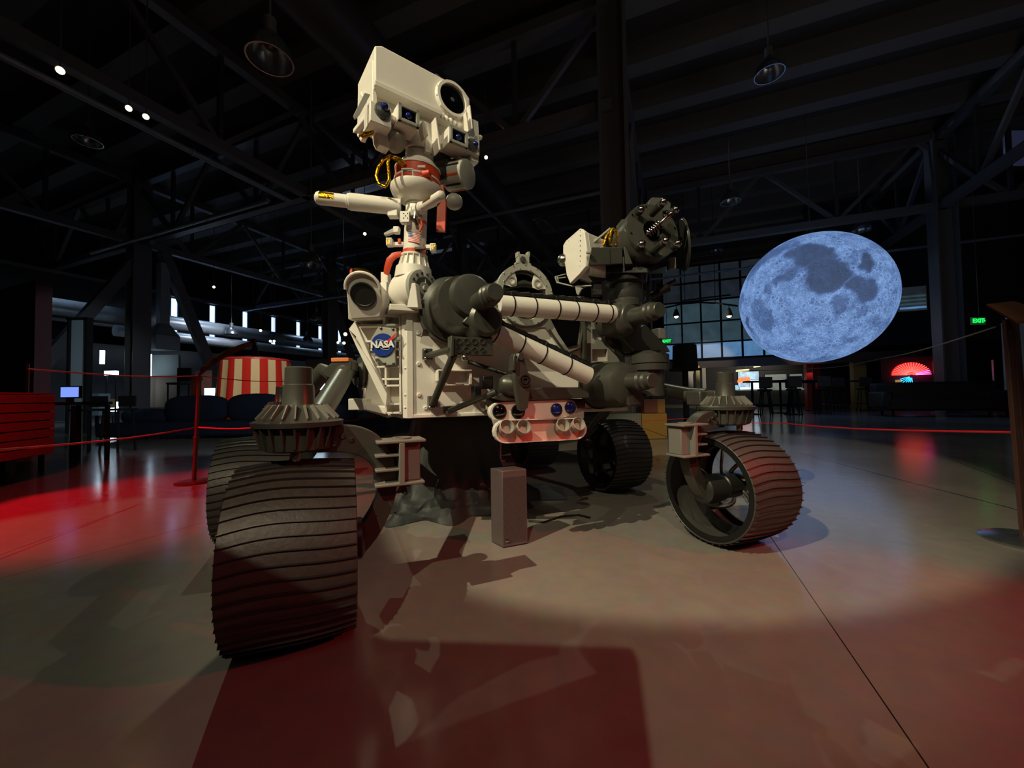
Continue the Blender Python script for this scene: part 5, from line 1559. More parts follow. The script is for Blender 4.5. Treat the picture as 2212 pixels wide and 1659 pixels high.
# ------------------------------------------------------------------ food counter area
t = thing('food_counter', 'pale food counter with a dark base below the lit menus', 'counter', tuple(bw(1655, 872, 23.5)))
a, b = bw(1566, 850, 23.0), bw(1768, 850, 23.0)
va, vb = a.dot(UB), b.dot(UB)
MB().box(G(23.4, (va + vb) / 2, 0.45), 0.7, vb - va, 0.70, AX).out('front', mat('beige_counter', (0.50, 0.45, 0.36), 0.5), t, smooth=0)
MB().box(G(23.4, (va + vb) / 2, 0.05), 0.6, vb - va, 0.1, AX).out('base', M['hole'], t, smooth=0)
MB().box(G(23.35, (va + vb) / 2, 0.83), 0.8, vb - va + 0.1, 0.06, AX).out('worktop', E['greypanel'], t, smooth=0)  # worktop glows by emission, standing in for light on it
def panel(name, label, cat, x0, y0, x1, y1, U, e, fr=None, group=None, th=0.06):
    p, q = bw(x0, y1, U), bw(x1, y0, U)
    va, vb, za, zb = p.dot(UB), q.dot(UB), min(p.z, bw(x1, y1, U).z), max(q.z, bw(x0, y0, U).z)
    za = max(za, 0.0)
    t = thing(name, label, cat, tuple(G(U, (va + vb) / 2, za)), group)
    MB().box(G(U + th * 0.6, (va + vb) / 2, (za + zb) / 2), th, vb - va, zb - za, AX).out('backing', fr or M['hole'], t, smooth=0)
    MB().box(G(U - 0.01, (va + vb) / 2, (za + zb) / 2), 0.03, (vb - va) * 0.94, (zb - za) * 0.92, AX).out('face', e, t, smooth=0)
    return t, (va, vb, za, zb)
panel('menu_board', 'bright bluish lit menu board over the food counter', 'menu board', 1594, 802, 1640, 842, 25, E['menu'])
panel('menu_board', 'white lit board behind the food counter', 'menu board', 1620, 820, 1640, 846, 24.6, E['white'])
panel('lit_partition', 'left pale grey lit panel behind the bar tables', 'panel', 1652, 808, 1700, 842, 25, E['greypanel'], group='grey lit panels')
panel('lit_partition', 'right pale grey lit panel behind the bar tables', 'panel', 1706, 807, 1733, 842, 25, E['greypanel'], group='grey lit panels')
panel('display_fridge', 'glowing glass display case on the food counter', 'display case', 1571, 832, 1595, 846, 23.2, E['menu'])
panel('serving_tray', 'pale tray on the food counter beside the glass case', 'tray', 1598, 836, 1620, 847, 23.2, E['white'])  # tray brightness is emission in place of light falling on it
panel('wall_poster', 'white poster on the wall behind the black lamp', 'poster', 1476, 801, 1499, 842, 19.0, mat('white_poster_paper', (0.85, 0.85, 0.82), 0.7))
# orange scribbled neon over the counter
p0 = bw(1595, 824, 24.2)
pts = []
for k in range(36):
    s_ = k / 35
    pts.append(bw(1594 + 26 * s_, 822 - 3 * s_ + 6 * math.sin(k * 1.7), 24.0))
MB().tube(pts, 0.035, 5).out('neon_squiggle', emit('neon_orange', (1.0, 0.45, 0.2), 1.6), None, 'orange looping neon squiggle above the food counter', 'neon sign')
# strip lights in the kitchen ceiling
for (x0, y0, x1, y1, lb) in ((1590, 801, 1618, 799, 'long warm strip light in the ceiling above the food counter'), (1628, 792, 1642, 790, 'short warm strip light above the menu board')):
    MB().bar(bw(x0, y0, 23), bw(x1, y1, 23), 0.09, 0.09).out('strip_light', emit('strip_glow', (1, .88, .6), 2.2), None, lb, 'light', smooth=0)
# coloured piers
def pier(name, label, x0, x1, yt, U, m, dep=0.4):
    a, b = bw(x0, 850, U), bw(x1, 850, U)
    h = bw(x0, yt, U).z
    c = G(U + dep / 2, (a.dot(UB) + b.dot(UB)) / 2, h / 2)
    mb = MB().box(c, dep, b.dot(UB) - a.dot(UB), h, AX)
    mb.box(c - UZ * (h / 2 - 0.05), dep + 0.04, b.dot(UB) - a.dot(UB) + 0.04, 0.1, AX)
    return mb.out(name, m, None, label, 'pillar', kind='thing', smooth=0)
pier('red_pillar', 'lit front of the red pillar below the moon, painted brighter', 1744, 1757, 780, 20.5, mat('red_pillar_lit', (0.85, 0.22, 0.18), 0.6))
pier('red_pillar', 'shaded side of the red pillar, painted darker', 1758, 1774, 780, 21.0, mat('red_pillar_shaded', (0.60, 0.06, 0.07), 0.6))  # same pillar, its shaded side put into a darker colour
pier('yellow_pillar', 'yellow lit pillar under the right edge of the moon', 1846, 1874, 770, 20.5, mat('ochre_paint', (0.75, 0.60, 0.28), 0.6))
pier('cream_pillar', 'warm lit narrow pillar behind the front left wheel mount', 1505, 1513, 790, 18.6, mat('cream_paint', (0.85, 0.76, 0.55), 0.6))
pier('blue_pillar', 'pale grey pillar left of the food counter', 1518, 1526, 795, 19.6, mat('pale_grey_paint', (0.7, 0.7, 0.66), 0.6))
# bar tables with stools
def bar_table(u, v, wd, label):
    t = thing('bar_table', label, 'table', tuple(G(u, v, 0)), 'high black bar tables')
    MB().box(G(u, v, 1.05), 0.7, wd, 0.05, AX).out('tabletop', M['hole'], t, bevel=0.008)
    for d in (-1, 1):
        MB().cyl(G(u, v + d * wd * 0.36, 0.03), G(u, v + d * wd * 0.36, 1.03), 0.035, n=10).out('leg', M['hole'], t)
        MB().lathe(G(u, v + d * wd * 0.36, 0), UZ, [(0, 0.25), (0.02, 0.25), (0.04, 0.05)], 20).out('base', M['hole'], t)
def stool(u, v, label, back=0.0):
    t = thing('bar_stool', label, 'stool', tuple(G(u, v, 0)), 'black bar stools at the high tables')
    MB().lathe(G(u, v, 0.74), UZ, [(0, 0.17), (0.04, 0.19), (0.06, 0.17)], 16).out('seat', M['black'], t)
    for k in range(4):
        a_ = PI / 4 + k * PI / 2
        MB().cyl(G(u + 0.22 * math.cos(a_), v + 0.22 * math.sin(a_), 0), G(u + 0.12 * math.cos(a_), v + 0.12 * math.sin(a_), 0.74), 0.014, n=6).out('leg', M['hole'], t)
    MB().ring(G(u, v, 0.28), UZ, 0.185, 0.205, 0.02, 16).out('footrest', M['hole'], t)
    if back:
        MB().box(G(u + back, v, 1.0), 0.03, 0.34, 0.32, AX).out('backrest', M['black'], t, bevel=0.01)
        MB().box(G(u + back, v, 0.8), 0.02, 0.05, 0.16, AX).out('back_post', M['hole'], t, smooth=0)
for k, (x, U, lb) in enumerate(((1668, 14.5, 'left high black bar table in front of the food counter'), (1728, 15.5, 'middle high black bar table in front of the red pillar'), (1815, 17.5, 'right high black bar table before the yellow pillar'))):
    vv = bw(x, 850, U).dot(UB)
    bar_table(U, vv, 1.5 if k < 2 else 2.2, lb)
    nm = ('left', 'middle', 'right')[k]
    stool(U - 0.85, vv - 0.36, 'bar stool before the ' + nm + ' high table, its left seat', -0.18)
    stool(U - 0.85, vv + 0.36, 'bar stool before the ' + nm + ' high table, its right seat', -0.18)
    stool(U + 0.85, vv, 'bar stool behind the ' + nm + ' high table', 0.18)

# ------------------------------------------------------------------ neon fan on the far right
U = 17.5
fc = bw(1969, 810, U)
t = thing('neon_fan_sign', 'red neon sign shaped as an open folding fan with blue handle rays', 'neon sign', tuple(fc))
r_f = (bw(2012, 810, U) - fc).length
MB().prism([fc + UA * 0.06 + UB * r_f * math.cos(a_) + UZ * r_f * .86 * math.sin(a_) for a_ in [PI * k / 24 for k in range(25)]], UA * 0.03).out('backing', E['neonback'], t, smooth=0)
MB().box(fc + UA * 0.12 + UZ * 0.1, 0.04, 1.5, 1.05, AX).out('back_board', M['wallred'], t, smooth=0)
for k in range(21):
    a_ = PI * (k + 0.3) / 20.6
    d = UB * r_f * math.cos(a_) + UZ * r_f * .84 * math.sin(a_)
    MB().tube([fc + d * 0.22, fc + d], 0.010, 6).out('fan_rib', E['neonpink'] if k < 3 else E['neonred'], t)
MB().tube([fc + UB * 0.07 * math.cos(a_) + UZ * 0.05 * math.sin(a_) for a_ in [PI * k / 10 for k in range(11)]], 0.014, 6).out('fan_pivot', E['neonred'], t)
for k in range(7):
    a_ = PI * (1.10 + 0.42 * k / 6)
    L = .32 if k != 4 else .42
    d = UB * L * math.cos(a_) + UZ * L * math.sin(a_) * 0.95
    MB().tube([fc + d * 0.2 - UZ * 0.04, fc + d - UZ * 0.04], 0.009, 6).out('handle_ray', E['neonblue'], t)
p = bw(2021, 793, U)
MB().box(p, 0.05, 0.11, 0.40, AX).out('neon_strip', E['neonback'], None, 'short vertical red lit strip right of the neon fan', 'neon sign', smooth=0)
MB().box(bw(1941, 823, U + .05), 0.04, 0.16, 0.08, AX).out('lit_card', E['yellow'], None, 'small yellow lit card below the left end of the neon fan', 'sign', smooth=0)
# dark lounge seats below the neon
t = thing('lounge_sofa', 'black lounge sofa silhouette below the neon fan', 'sofa', tuple(G(13.0, 9.2, 0)))
sp = bw(2030, 850, 14.0).dot(UB)
MB().box(G(14, sp, 0.32), 0.9, 2.6, 0.32, AX).out('seat', M['black'], t, bevel=0.06)
MB().box(G(14.4, sp, 0.65), 0.25, 2.6, 0.55, AX).out('backrest', M['black'], t, bevel=0.08)
for d in (-1, 1):
    MB().box(G(14, sp + d * 1.25, 0.45), 0.9, 0.22, 0.45, AX).out('armrest', M['black'], t, bevel=0.05)
    MB().cyl(G(13.7, sp + d * 1.1, 0), G(13.7, sp + d * 1.1, 0.2), 0.03, n=8).out('leg', M['hole'], t)
    MB().cyl(G(14.3, sp + d * 1.1, 0), G(14.3, sp + d * 1.1, 0.2), 0.03, n=8).out('leg', M['hole'], t)
# lit door edge, tall pale strip and blue light tubes at the right
MB().tube([W(2032, 722, 13), W(2032, 705, 13), W(2050, 690, 13)], 0.02, 6).out('light_tube', E['white'], None, 'bent white light tube left of the right exit sign', 'light')
MB().box(W(2148, 828, 12), 0.05, 0.05, 1.45).out('metal_door_trim', M['chrome'], None, 'tall pale metal door edge near the right sign post', 'trim', smooth=0)
MB().cyl(W(2058, 400, 12), W(2057, 425, 12), 0.03, n=8).out('light_tube', emit('blue_tube', (0.3, 0.65, 1.0), 3), None, 'short bright blue light tube high on the right', 'light')
MB().cyl(W(2003, 440, 12), W(2004, 478, 12), 0.018, n=8).out('light_tube', emit('blue_tube_dim', (0.3, 0.55, 0.8), 1.2), None, 'thin dim blue light tube high above the moon, right', 'light')
MB().box(W(2195, 770, 11.0), 0.7, 0.05, 1.9).out('glass_screen', E['wintop'], None, 'dim teal glass panel behind the right sign post', 'panel', smooth=0)
MB().box(W(2200, 320, 12.0), 0.9, 0.05, 1.1).out('hanging_banner', emit('dim_violet', (.16, .17, .28), .5), None, 'dim violet hanging panel at the upper right edge', 'panel', smooth=0)

# ------------------------------------------------------------------ barrier posts, sign boards and cords
def barrier(base, top, label, sign=None, r=0.016):
    base, top = V(base), V(top)
    t = thing('barrier_post', label, 'barrier post', tuple(base))
    MB().lathe(base, UZ, [(0, 0.135), (0.008, 0.14), (0.016, 0.12), (0.02, 0.03)], 36).out('base', M['post'], t)
    MB().cyl(base + UZ * 0.01, top, r, n=16).out('pole', M['post'], t)
    for f in (0.42, 0.97):
        p = base.lerp(top, f)
        MB().ring(p, top - base, r * 0.8, r * 1.5, 0.022, 16).out('cord_collar', M['post'], t)
    return t
lb = WZ(419, 1042); lt = plane_pick(431, 812, lb, V((0, 1, 0)))
t = barrier(lb, lt, 'slim bronze barrier post at left holding an edge-on sign board')
# thin curved board seen edge on
bp_ = [W(427, 812, lb.y), W(436, 792, lb.y + .02), W(458, 772, lb.y + .05), W(490, 755, lb.y + .09), W(525, 742, lb.y + .13), W(553, 733, lb.y + .17)]
bq = [W(432, 812, lb.y), W(452, 795, lb.y), W(478, 777, lb.y + .05), W(505, 764, lb.y + .09), W(530, 752, lb.y + .13), W(555, 743, lb.y + .17)]
sb = MB()
for i in range(5):
    off = ray(490, 765) * .36
    sb.hexa([bq[i], bq[i + 1], bq[i + 1] + off, bq[i] + off, bp_[i], bp_[i + 1], bp_[i + 1] + off, bp_[i] + off])
sb.out('sign_board', M['wood'], t, smooth=60)
bt = thing('barrier_spotlight', 'small black spotlight hanging at the tip of the curved sign board', 'spotlight', tuple(W(548, 765, lb.y + .17)))
MB().lathe(W(550, 748, lb.y + .17), V((0, 0, -1)), [(-0.02, 0.012), (0.0, 0.022), (0.05, 0.028), (0.085, 0.036), (0.09, 0.03)], 16).out('housing', M['hole'], bt)
MB().box(W(548, 738, lb.y + .17), 0.03, 0.03, 0.05).out('clamp', M['hole'], bt, smooth=0)

rb = V((2.30, 1.76, 0)); 
pb, pt = WZ(2222, 1172), None
pt = plane_pick(2182, 690, pb, V((0, 1, 0)))
t = thing('sign_stand', 'tall bronze twin-rail stand with angled sign board at the right edge', 'sign stand', tuple(pb))
MB().lathe(pb, UZ, [(0, 0.15), (0.012, 0.155), (0.024, 0.13), (0.03, 0.03)], 40).out('base', M['chrome'], t)
for d in (-0.016, 0.016):
    MB().bar(pb + V((d, 0, 0.02)), pt + V((d, 0, 0)), 0.018, 0.03, V((1, 0, 0))).out('rail', M['post'], t, bevel=0.002)
MB().bar(pb + V((0, 0.004, 0.05)), pt + V((0, 0.004, -0.02)), 0.014, 0.02, V((1, 0, 0))).out('rail_web', M['hole'], t, smooth=0)
Yp = pb.y
b4 = [W(2130, 662, Yp - .02), W(2195, 700, Yp - .16), W(2300, 690, Yp - .10), W(2190, 655, Yp + .16)]
MB().prism(b4, UZ * 0.012).out('sign_board', M['wood'], t, bevel=0.002)
MB().prism([W(2172, 668, Yp), W(2196, 700, Yp - .05), W(2196, 712, Yp - .05), W(2176, 690, Yp)], V((0.03, 0.03, 0))).out('bracket', M['post'], t, smooth=0)

# posts further back
for px, py, ty, lb_ in ((806, 930, 806, 'thin barrier post behind the rover body, left side'), (1253, 956, 870, 'thin barrier post base glimpsed between the rear wheels')):
    q = WZ(px, py); tt = plane_pick(px, ty, q, V((0, 1, 0)))
    if px < 1000:
        barrier(q, tt, lb_)
q = WZ(1076, 997)
t = thing('sign_stand', 'white twin-rod stand foot seen behind the black drape', 'sign stand', tuple(q))
MB().prism([q + V((x * .085, y * .07, 0)) for x, y in ((-1, -.6), (-.4, -1), (.7, -.9), (1, -.2), (.6, .9), (-.7, .9))], UZ * 0.012).out('base', M['white'], t, bevel=0.003)
for d in (-0.03, 0.03):
    MB().cyl(q + V((d, 0, 0.01)), q + V((d, 0, 0.62)), 0.009, n=10).out('rod', M['white'], t)
MB().box(q + V((0, 0, 0.68)), 0.26, 0.02, 0.16).out('sign_board', M['black'], t, bevel=0.003)

def cord(pts, label, m='cord', r=0.0055):
    out = []
    for a, b in zip(pts, pts[1:]):
        for k in range(8):
            s_ = k / 8
            out.append(V(a).lerp(V(b), s_) - UZ * 0.02 * math.sin(PI * s_))
    out.append(V(pts[-1]))
    MB().tube(out, r, 8).out('barrier_rope', M[m], None, label, 'cord', 'elastic cords of the barrier')
ly = lb.y
cord([W(-30, 974, 1.75), W(426, 923, ly)], 'lower red cord from the left edge to the left barrier post')
cord([W(426, 923, ly), W(612, 918, 3.3), W(806, 901, 8.0)], 'lower red cord running behind the front wheel to the body')
cord([W(60, 797, 2.0), W(431, 812, ly)], 'upper thin cord from the acrylic case to the left barrier post', r=0.004)
cord([W(431, 812, ly), W(640, 824, 4.0), W(760, 812, 7.0)], 'upper thin cord crossing in front of the striped tent', r=0.004)
cord([W(1690, 914, 4.2), W(2196, 934, Yp)], 'lower red cord from the right front wheel to the sign stand')
cord([W(1480, 904, 5.4), W(1690, 914, 4.2)], 'lower red cord passing behind the right steering mount', r=0.004)
cord([W(1255, 911, 7.0), W(1480, 904, 5.4)], 'red cord seen beneath the rover body on the right', r=0.004)
cord([W(1540, 798, 6.0), W(1760, 796, 4.8), W(1900, 775, 3.9), W(2150, 706, Yp)], 'upper pale grey cord rising to the angled sign board', 'cordg', 0.004)

# ------------------------------------------------------------------ left side: red slatted cart with acrylic case
Pc = V((-4.555, 3.9, 0))
cu, cn = V((.37, -.929, 0)).normalized(), V((.929, .37, 0)).normalized()
CX = (cu, cn, UZ)
Lc, Dc = 1.7, .75
ztop, zbot = .80, .222
ct = thing('slatted_cart', 'red slatted display cart on casters at the left edge', 'cart', tuple(Pc + cu * Lc / 2 - cn * Dc / 2))
nS = 7
hs = (ztop - zbot) / nS
MB().box(Pc + cu * Lc / 2 - cn * Dc / 2 + UZ * (ztop + zbot) / 2, Lc - .05, Dc - .05, ztop - zbot - .01, CX).out('carcass', M['hole'], ct, smooth=0)
for k in range(nS):
    z = UZ * (zbot + hs * (k + .5))
    MB().box(Pc + cu * Lc / 2 - cn * .012 + z, Lc, .024, hs - .010, CX).out('slat', M['redpaint'], ct, bevel=.003)
    MB().box(Pc + cu * .012 - cn * (Dc / 2 + .012) + z, .024, Dc - .03, hs - .010, CX).out('slat', M['redpaint'], ct, bevel=.003)
    MB().box(Pc + cu * (Lc - .012) - cn * (Dc / 2 + .012) + z, .024, Dc - .03, hs - .010, CX).out('slat', M['redpaint'], ct, bevel=.003)
MB().box(Pc + cu * Lc / 2 - cn * Dc / 2 + UZ * (ztop + .008), Lc, Dc, .016, CX).out('top', M['redpaint'], ct, bevel=.003)
for s_ in (.35, Lc - .2):
    for d in (.12, Dc - .12):
        q = Pc + cu * s_ - cn * d
        MB().cyl(q - cn * .02 + UZ * .06, q + cn * .02 + UZ * .06, .06, n=20).out('caster', M['black'], ct)
        MB().bar(q + UZ * .08, q + UZ * zbot, .07, .05).out('caster_fork', M['dark'], ct, smooth=0)
def glass(name, rgb=(1, 1, 1)):
    m = bpy.data.materials.new(name); m.use_nodes = True
    nt = m.node_tree; nt.nodes.clear()
    o = nt.nodes.new('ShaderNodeOutputMaterial'); mx = nt.nodes.new('ShaderNodeMixShader')
    a = nt.nodes.new('ShaderNodeBsdfTransparent'); b = nt.nodes.new('ShaderNodeBsdfGlossy')
    a.inputs[0].default_value = (*rgb, 1); b.inputs['Roughness'].default_value = 0.05
    fr = nt.nodes.new('ShaderNodeFresnel'); fr.inputs[0].default_value = 1.5
    nt.links.new(fr.outputs[0], mx.inputs[0]); nt.links.new(a.outputs[0], mx.inputs[1]); nt.links.new(b.outputs[0], mx.inputs[2])
    nt.links.new(mx.outputs[0], o.inputs[0])
    return m
M['acrylic'] = glass('clear_acrylic', (0.93, 0.93, 0.94))
zt0, za = ztop + .017, 1.09
s0, s1, d0, d1 = .24, 1.5, .06, .66
ac = thing('acrylic_case', 'clear acrylic display case standing on the red cart', 'display case', tuple(Pc + cu * (s0 + s1) / 2 - cn * (d0 + d1) / 2 + UZ * zt0))
zc, zh = UZ * (zt0 + za) / 2, za - zt0
for nm, c, s3 in (('front_pane', Pc + cu * (s0 + s1) / 2 - cn * d0 + zc, (s1 - s0, .006, zh)), ('back_pane', Pc + cu * (s0 + s1) / 2 - cn * d1 + zc, (s1 - s0, .006, zh)),
                  ('side_pane', Pc + cu * (s0 + .003) - cn * (d0 + d1) / 2 + zc, (.006, d1 - d0 - .008, zh)), ('side_pane', Pc + cu * (s1 - .003) - cn * (d0 + d1) / 2 + zc, (.006, d1 - d0 - .008, zh)),
                  ('lid', Pc + cu * (s0 + s1) / 2 - cn * (d0 + d1) / 2 + UZ * (za + .004), (s1 - s0 + .01, d1 - d0 + .01, .006))):
    MB().box(c, *s3, CX).out(nm, M['acrylic'], ac, smooth=0)
for s_ in (s0, s1):
    for d in (d0, d1):
        MB().box(Pc + cu * s_ - cn * d + zc, .008, .008, zh, CX).out('corner_edge', M['lgrey'], ac, smooth=0)
tm = MB()
n_ = 22
g_ = []
for j_ in range(n_):
    for i_ in range(n_):
        q = Pc + cu * (s0 + .04 + (s1 - s0 - .08) * i_ / (n_ - 1)) - cn * (d0 + .03 + (d1 - d0 - .06) * j_ / (n_ - 1))
        g_.append(q + UZ * (zt0 + 0.012 + 0.06 * abs(noise.fractal(V((q.x * 5, q.y * 5, 1)), 1, 2, 4)) * (1 if 0 < i_ < n_ - 1 and 0 < j_ < n_ - 1 else 0)))
tm.add(g_, [(j_ * n_ + i_, j_ * n_ + i_ + 1, (j_ + 1) * n_ + i_ + 1, (j_ + 1) * n_ + i_) for j_ in range(n_ - 1) for i_ in range(n_ - 1)])
tm.box(Pc + cu * (s0 + s1) / 2 - cn * (d0 + d1) / 2 + UZ * (zt0 + .006), s1 - s0 - .08, d1 - d0 - .06, .01, CX)
tm.out('terrain_model', mat('ochre_terrain', (0.45, 0.22, 0.14), 0.9, scale=20, var=0.3), None, 'small ochre terrain model inside the acrylic case', 'model')

# ------------------------------------------------------------------ screen on a high table, stools
Ys = 4.6
t = thing('screen_monitor', 'small monitor with a glowing blue screen at left', 'monitor', tuple(W(150, 866, Ys)))
a, b = W(130, 858, Ys), W(170, 836, Ys)
c = (a + b) / 2
MB().box(c + V((0, .02, 0)), b.x - a.x + .02, .03, b.z - a.z + .03).out('casing', M['hole'], t, bevel=0.006)
MB().box(c + V((0, .002, 0)), b.x - a.x - .01, .006, b.z - a.z).out('screen', E['screen'], t, smooth=0)
MB().box(c + V((0, .02, -(b.z - a.z) / 2 - .04)), .04, .03, .07).out('stand', M['hole'], t, smooth=0)
tb = W(165, 868, Ys + .1)
t = thing('console_table', 'black high table under the small monitor', 'table', (tb.x, Ys + .1, 0))
MB().box((tb.x, Ys + .1, tb.z - .02), 0.42, 0.45, 0.035).out('tabletop', M['hole'], t, bevel=0.005)
for dx in (-.18, .18):
    for dy in (-.19, .19):
        MB().box((tb.x + dx, Ys + .1 + dy, (tb.z - .04) / 2), 0.035, 0.035, tb.z - .04).out('leg', M['hole'], t, smooth=0)
for k, dx in enumerate((-0.92, -0.50)):
    t = thing('tall_stool', ('tall black stool next to the monitor table', 'second tall black stool further right of the monitor table')[k], 'stool', (tb.x + dx, Ys + 1.1, 0), 'tall black stools')
    for ax_ in (-.13, .13):
        for ay_ in (-.13, .13):
            MB().bar((tb.x + dx + ax_, Ys + 1.1 + ay_, 0), (tb.x + dx + ax_ * .8, Ys + 1.1 + ay_ * .8, .6), .02, .02).out('leg', M['hole'], t, smooth=0)
    MB().box((tb.x + dx, Ys + 1.1, .61), .3, .3, .03).out('seat', M['hole'], t, bevel=0.008)
    MB().box((tb.x + dx, Ys + 1.23, .73), .26, .02, .16).out('backrest', M['hole'], t, bevel=0.005)

# tall pale partition panel, exhaust hood, light tubes, daylight
t = thing('room_divider', 'tall pale blue-grey partition panel at left', 'panel', tuple(W(172, 936, 9.2)))
a, b = W(152, 936, 9.2), W(192, 692, 9.2)
MB().box(((a.x + b.x) / 2, 9.2, b.z / 2), b.x - a.x, .08, b.z).out('panel_face', mat('pale_panel_paint', (.72, .78, .80), .5), t, smooth=0)
for x in (a.x, b.x + .03):
    MB().box((x, 9.18, b.z / 2 + .02), .05, .14, b.z + .05).out('panel_frame', M['hole'], t, smooth=0)
MB().box(((a.x + b.x) / 2, 9.18, b.z + .03), b.x - a.x + .1, .14, .06).out('panel_frame', M['hole'], t, smooth=0)
hp = W(351, 757, 14)
t = thing('extraction_hood', 'grey metal extraction hood hanging from a square flue', 'hood', tuple(hp))
def frus(c, w0, w1, h):
    c = V(c)
    return [c + UA * i * w0 / 2 + UB * j * w0 / 2 for i, j in ((-1, -1), (1, -1), (1, 1), (-1, 1))] + [c + UZ * h + UA * i * w1 / 2 + UB * j * w1 / 2 for i, j in ((-1, -1), (1, -1), (1, 1), (-1, 1))]
m1 = MB(); m1.hexa(frus(hp, .72, .72, .5)); m1.out('hood_skirt', M['duct'], t, smooth=0)
m1 = MB(); m1.hexa(frus(hp + UZ * .5, .72, .28, .45)); m1.out('hood_taper', M['duct'], t, smooth=0)
m1 = MB(); m1.hexa(frus(hp + UZ * .95, .28, .28, 2.2)); m1.out('flue', M['duct'], t, smooth=0)
for x, y0, y1, Y, wd, lb_ in ((221, 757, 786, 13.5, .10, 'left vertical glowing light tube near the dark column'), (322, 765, 812, 13.5, .11, 'right vertical glowing light tube near the dark column')):
    MB().box((W(x, (y0 + y1) / 2, Y)), wd, .08, W(x, y0, Y).z - W(x, y1, Y).z).out('light_tube', emit('white_tube', (.8, .92, 1), 9), None, lb_, 'light', 'vertical light tubes', smooth=0)
def boxpx(name, x0, y0, x1, y1, Y, m, label, cat, dep=.1, group=None, legs=True, **kw):
    a, b = W(x0, y1, Y), W(x1, y0, Y)
    if legs and a.z > .05:
        t_ = thing(name, label, cat, ((a.x + b.x) / 2, Y + dep / 2, 0), group)
        MB().box(((a.x + b.x) / 2, Y + dep / 2, (a.z + b.z) / 2), b.x - a.x, dep, b.z - a.z).out('face', m, t_, smooth=0)
        for x_ in (a.x + .04, b.x - .04):
            MB().box((x_, Y + dep / 2, a.z / 2), .03, .03, a.z).out('leg', M['hole'], t_, smooth=0)
        return t_
    return MB().box(((a.x + b.x) / 2, Y + dep / 2, (a.z + b.z) / 2), b.x - a.x, dep, b.z - a.z).out(name, m, None, label, cat, group, smooth=0, **kw)
boxpx('light_box', 225, 801, 250, 811, 13.5, E['daylight'], 'short wide white light box behind the dark column', 'light')
t = thing('window_4', None, None, tuple(W(294, 870, 13.6)), kind='structure')
for k in range(6):
    a, b = W(286, 861 - k * 9.5, 13.6), W(303, 854 - k * 9.5, 13.6)
    MB().box(((a.x + b.x) / 2, 13.65, (a.z + b.z) / 2), b.x - a.x, .05, b.z - a.z).out('pane', E['daylight'], t, smooth=0)
a, b = W(239, 890, 13.6), W(250, 868, 13.6)
boxpx('light_box', 238, 868, 250, 889, 13.6, E['daylight'], 'small bright window light low behind the sofa end', 'light')
boxpx('shelf_rack', 196, 850, 214, 898, 10.5, mat('pale_shelf', (.6, .66, .7), .6), 'narrow pale lit shelf unit left of the sofa', 'shelf', .3)
boxpx('low_cabinet', 193, 862, 226, 882, 11.5, mat('cream_cabinet', (.8, .68, .42), .6), 'low yellowish lit cabinet behind the sofa end', 'cabinet', .3)
boxpx('pinboard', 318, 770, 385, 880, 14.2, mat('tan_board', (.34, .27, .22), .8), 'tan wall board behind the sofa', 'board', .1)
boxpx('pale_screen', 318, 766, 386, 812, 14.0, mat('dim_grey_board', (.40, .41, .40), .8), 'grey blank screen above the tan board', 'screen', .06)
boxpx('lit_poster', 420, 800, 455, 868, 13.0, mat('pinkish_poster', (.80, .60, .58), .7), 'pinkish lit poster left of the striped tent', 'poster', .06)
boxpx('lit_poster', 441, 838, 462, 862, 12.0, E['white'], 'small bluish white lit sheet beside the striped tent', 'poster', .06)
boxpx('rust_partition', 412, 812, 432, 866, 12.6, mat('rust_panel', (.42, .16, .10), .7), 'rust red partition strip left of the tent', 'panel', .06)
boxpx('window_light', 676, 827, 700, 842, 13.0, E['daylight'], 'small bright daylit opening right of the striped tent', 'light', .06)
boxpx('brown_hoarding', 660, 775, 745, 850, 15.0, mat('brown_panel', (.33, .24, .19), .7), 'brown wall panel behind the wheel strut', 'panel', .1)
for k, (x, lb_) in enumerate(((398, 'black tall chair silhouette left of the barrier post'),)):
    p = WZ(x, 896)
    p = W(x, 815, 12.0)
    t = thing('high_chair', lb_, 'chair', (p.x, 12.0, 0))
    MB().box((p.x, 12.0, p.z + .08), .42, .06, .42).out('backrest', M['hole'], t, bevel=.02)
    MB().box((p.x, 11.8, p.z - .2), .42, .42, .06).out('seat', M['hole'], t, bevel=.02)
    for ax_ in (-.17, .17):
        for ay_ in (-.37, -.03):
            MB().bar((p.x + ax_, 12 + ay_, 0), (p.x + ax_, 12 + ay_, p.z - .2), .03, .03).out('leg', M['hole'], t, smooth=0)

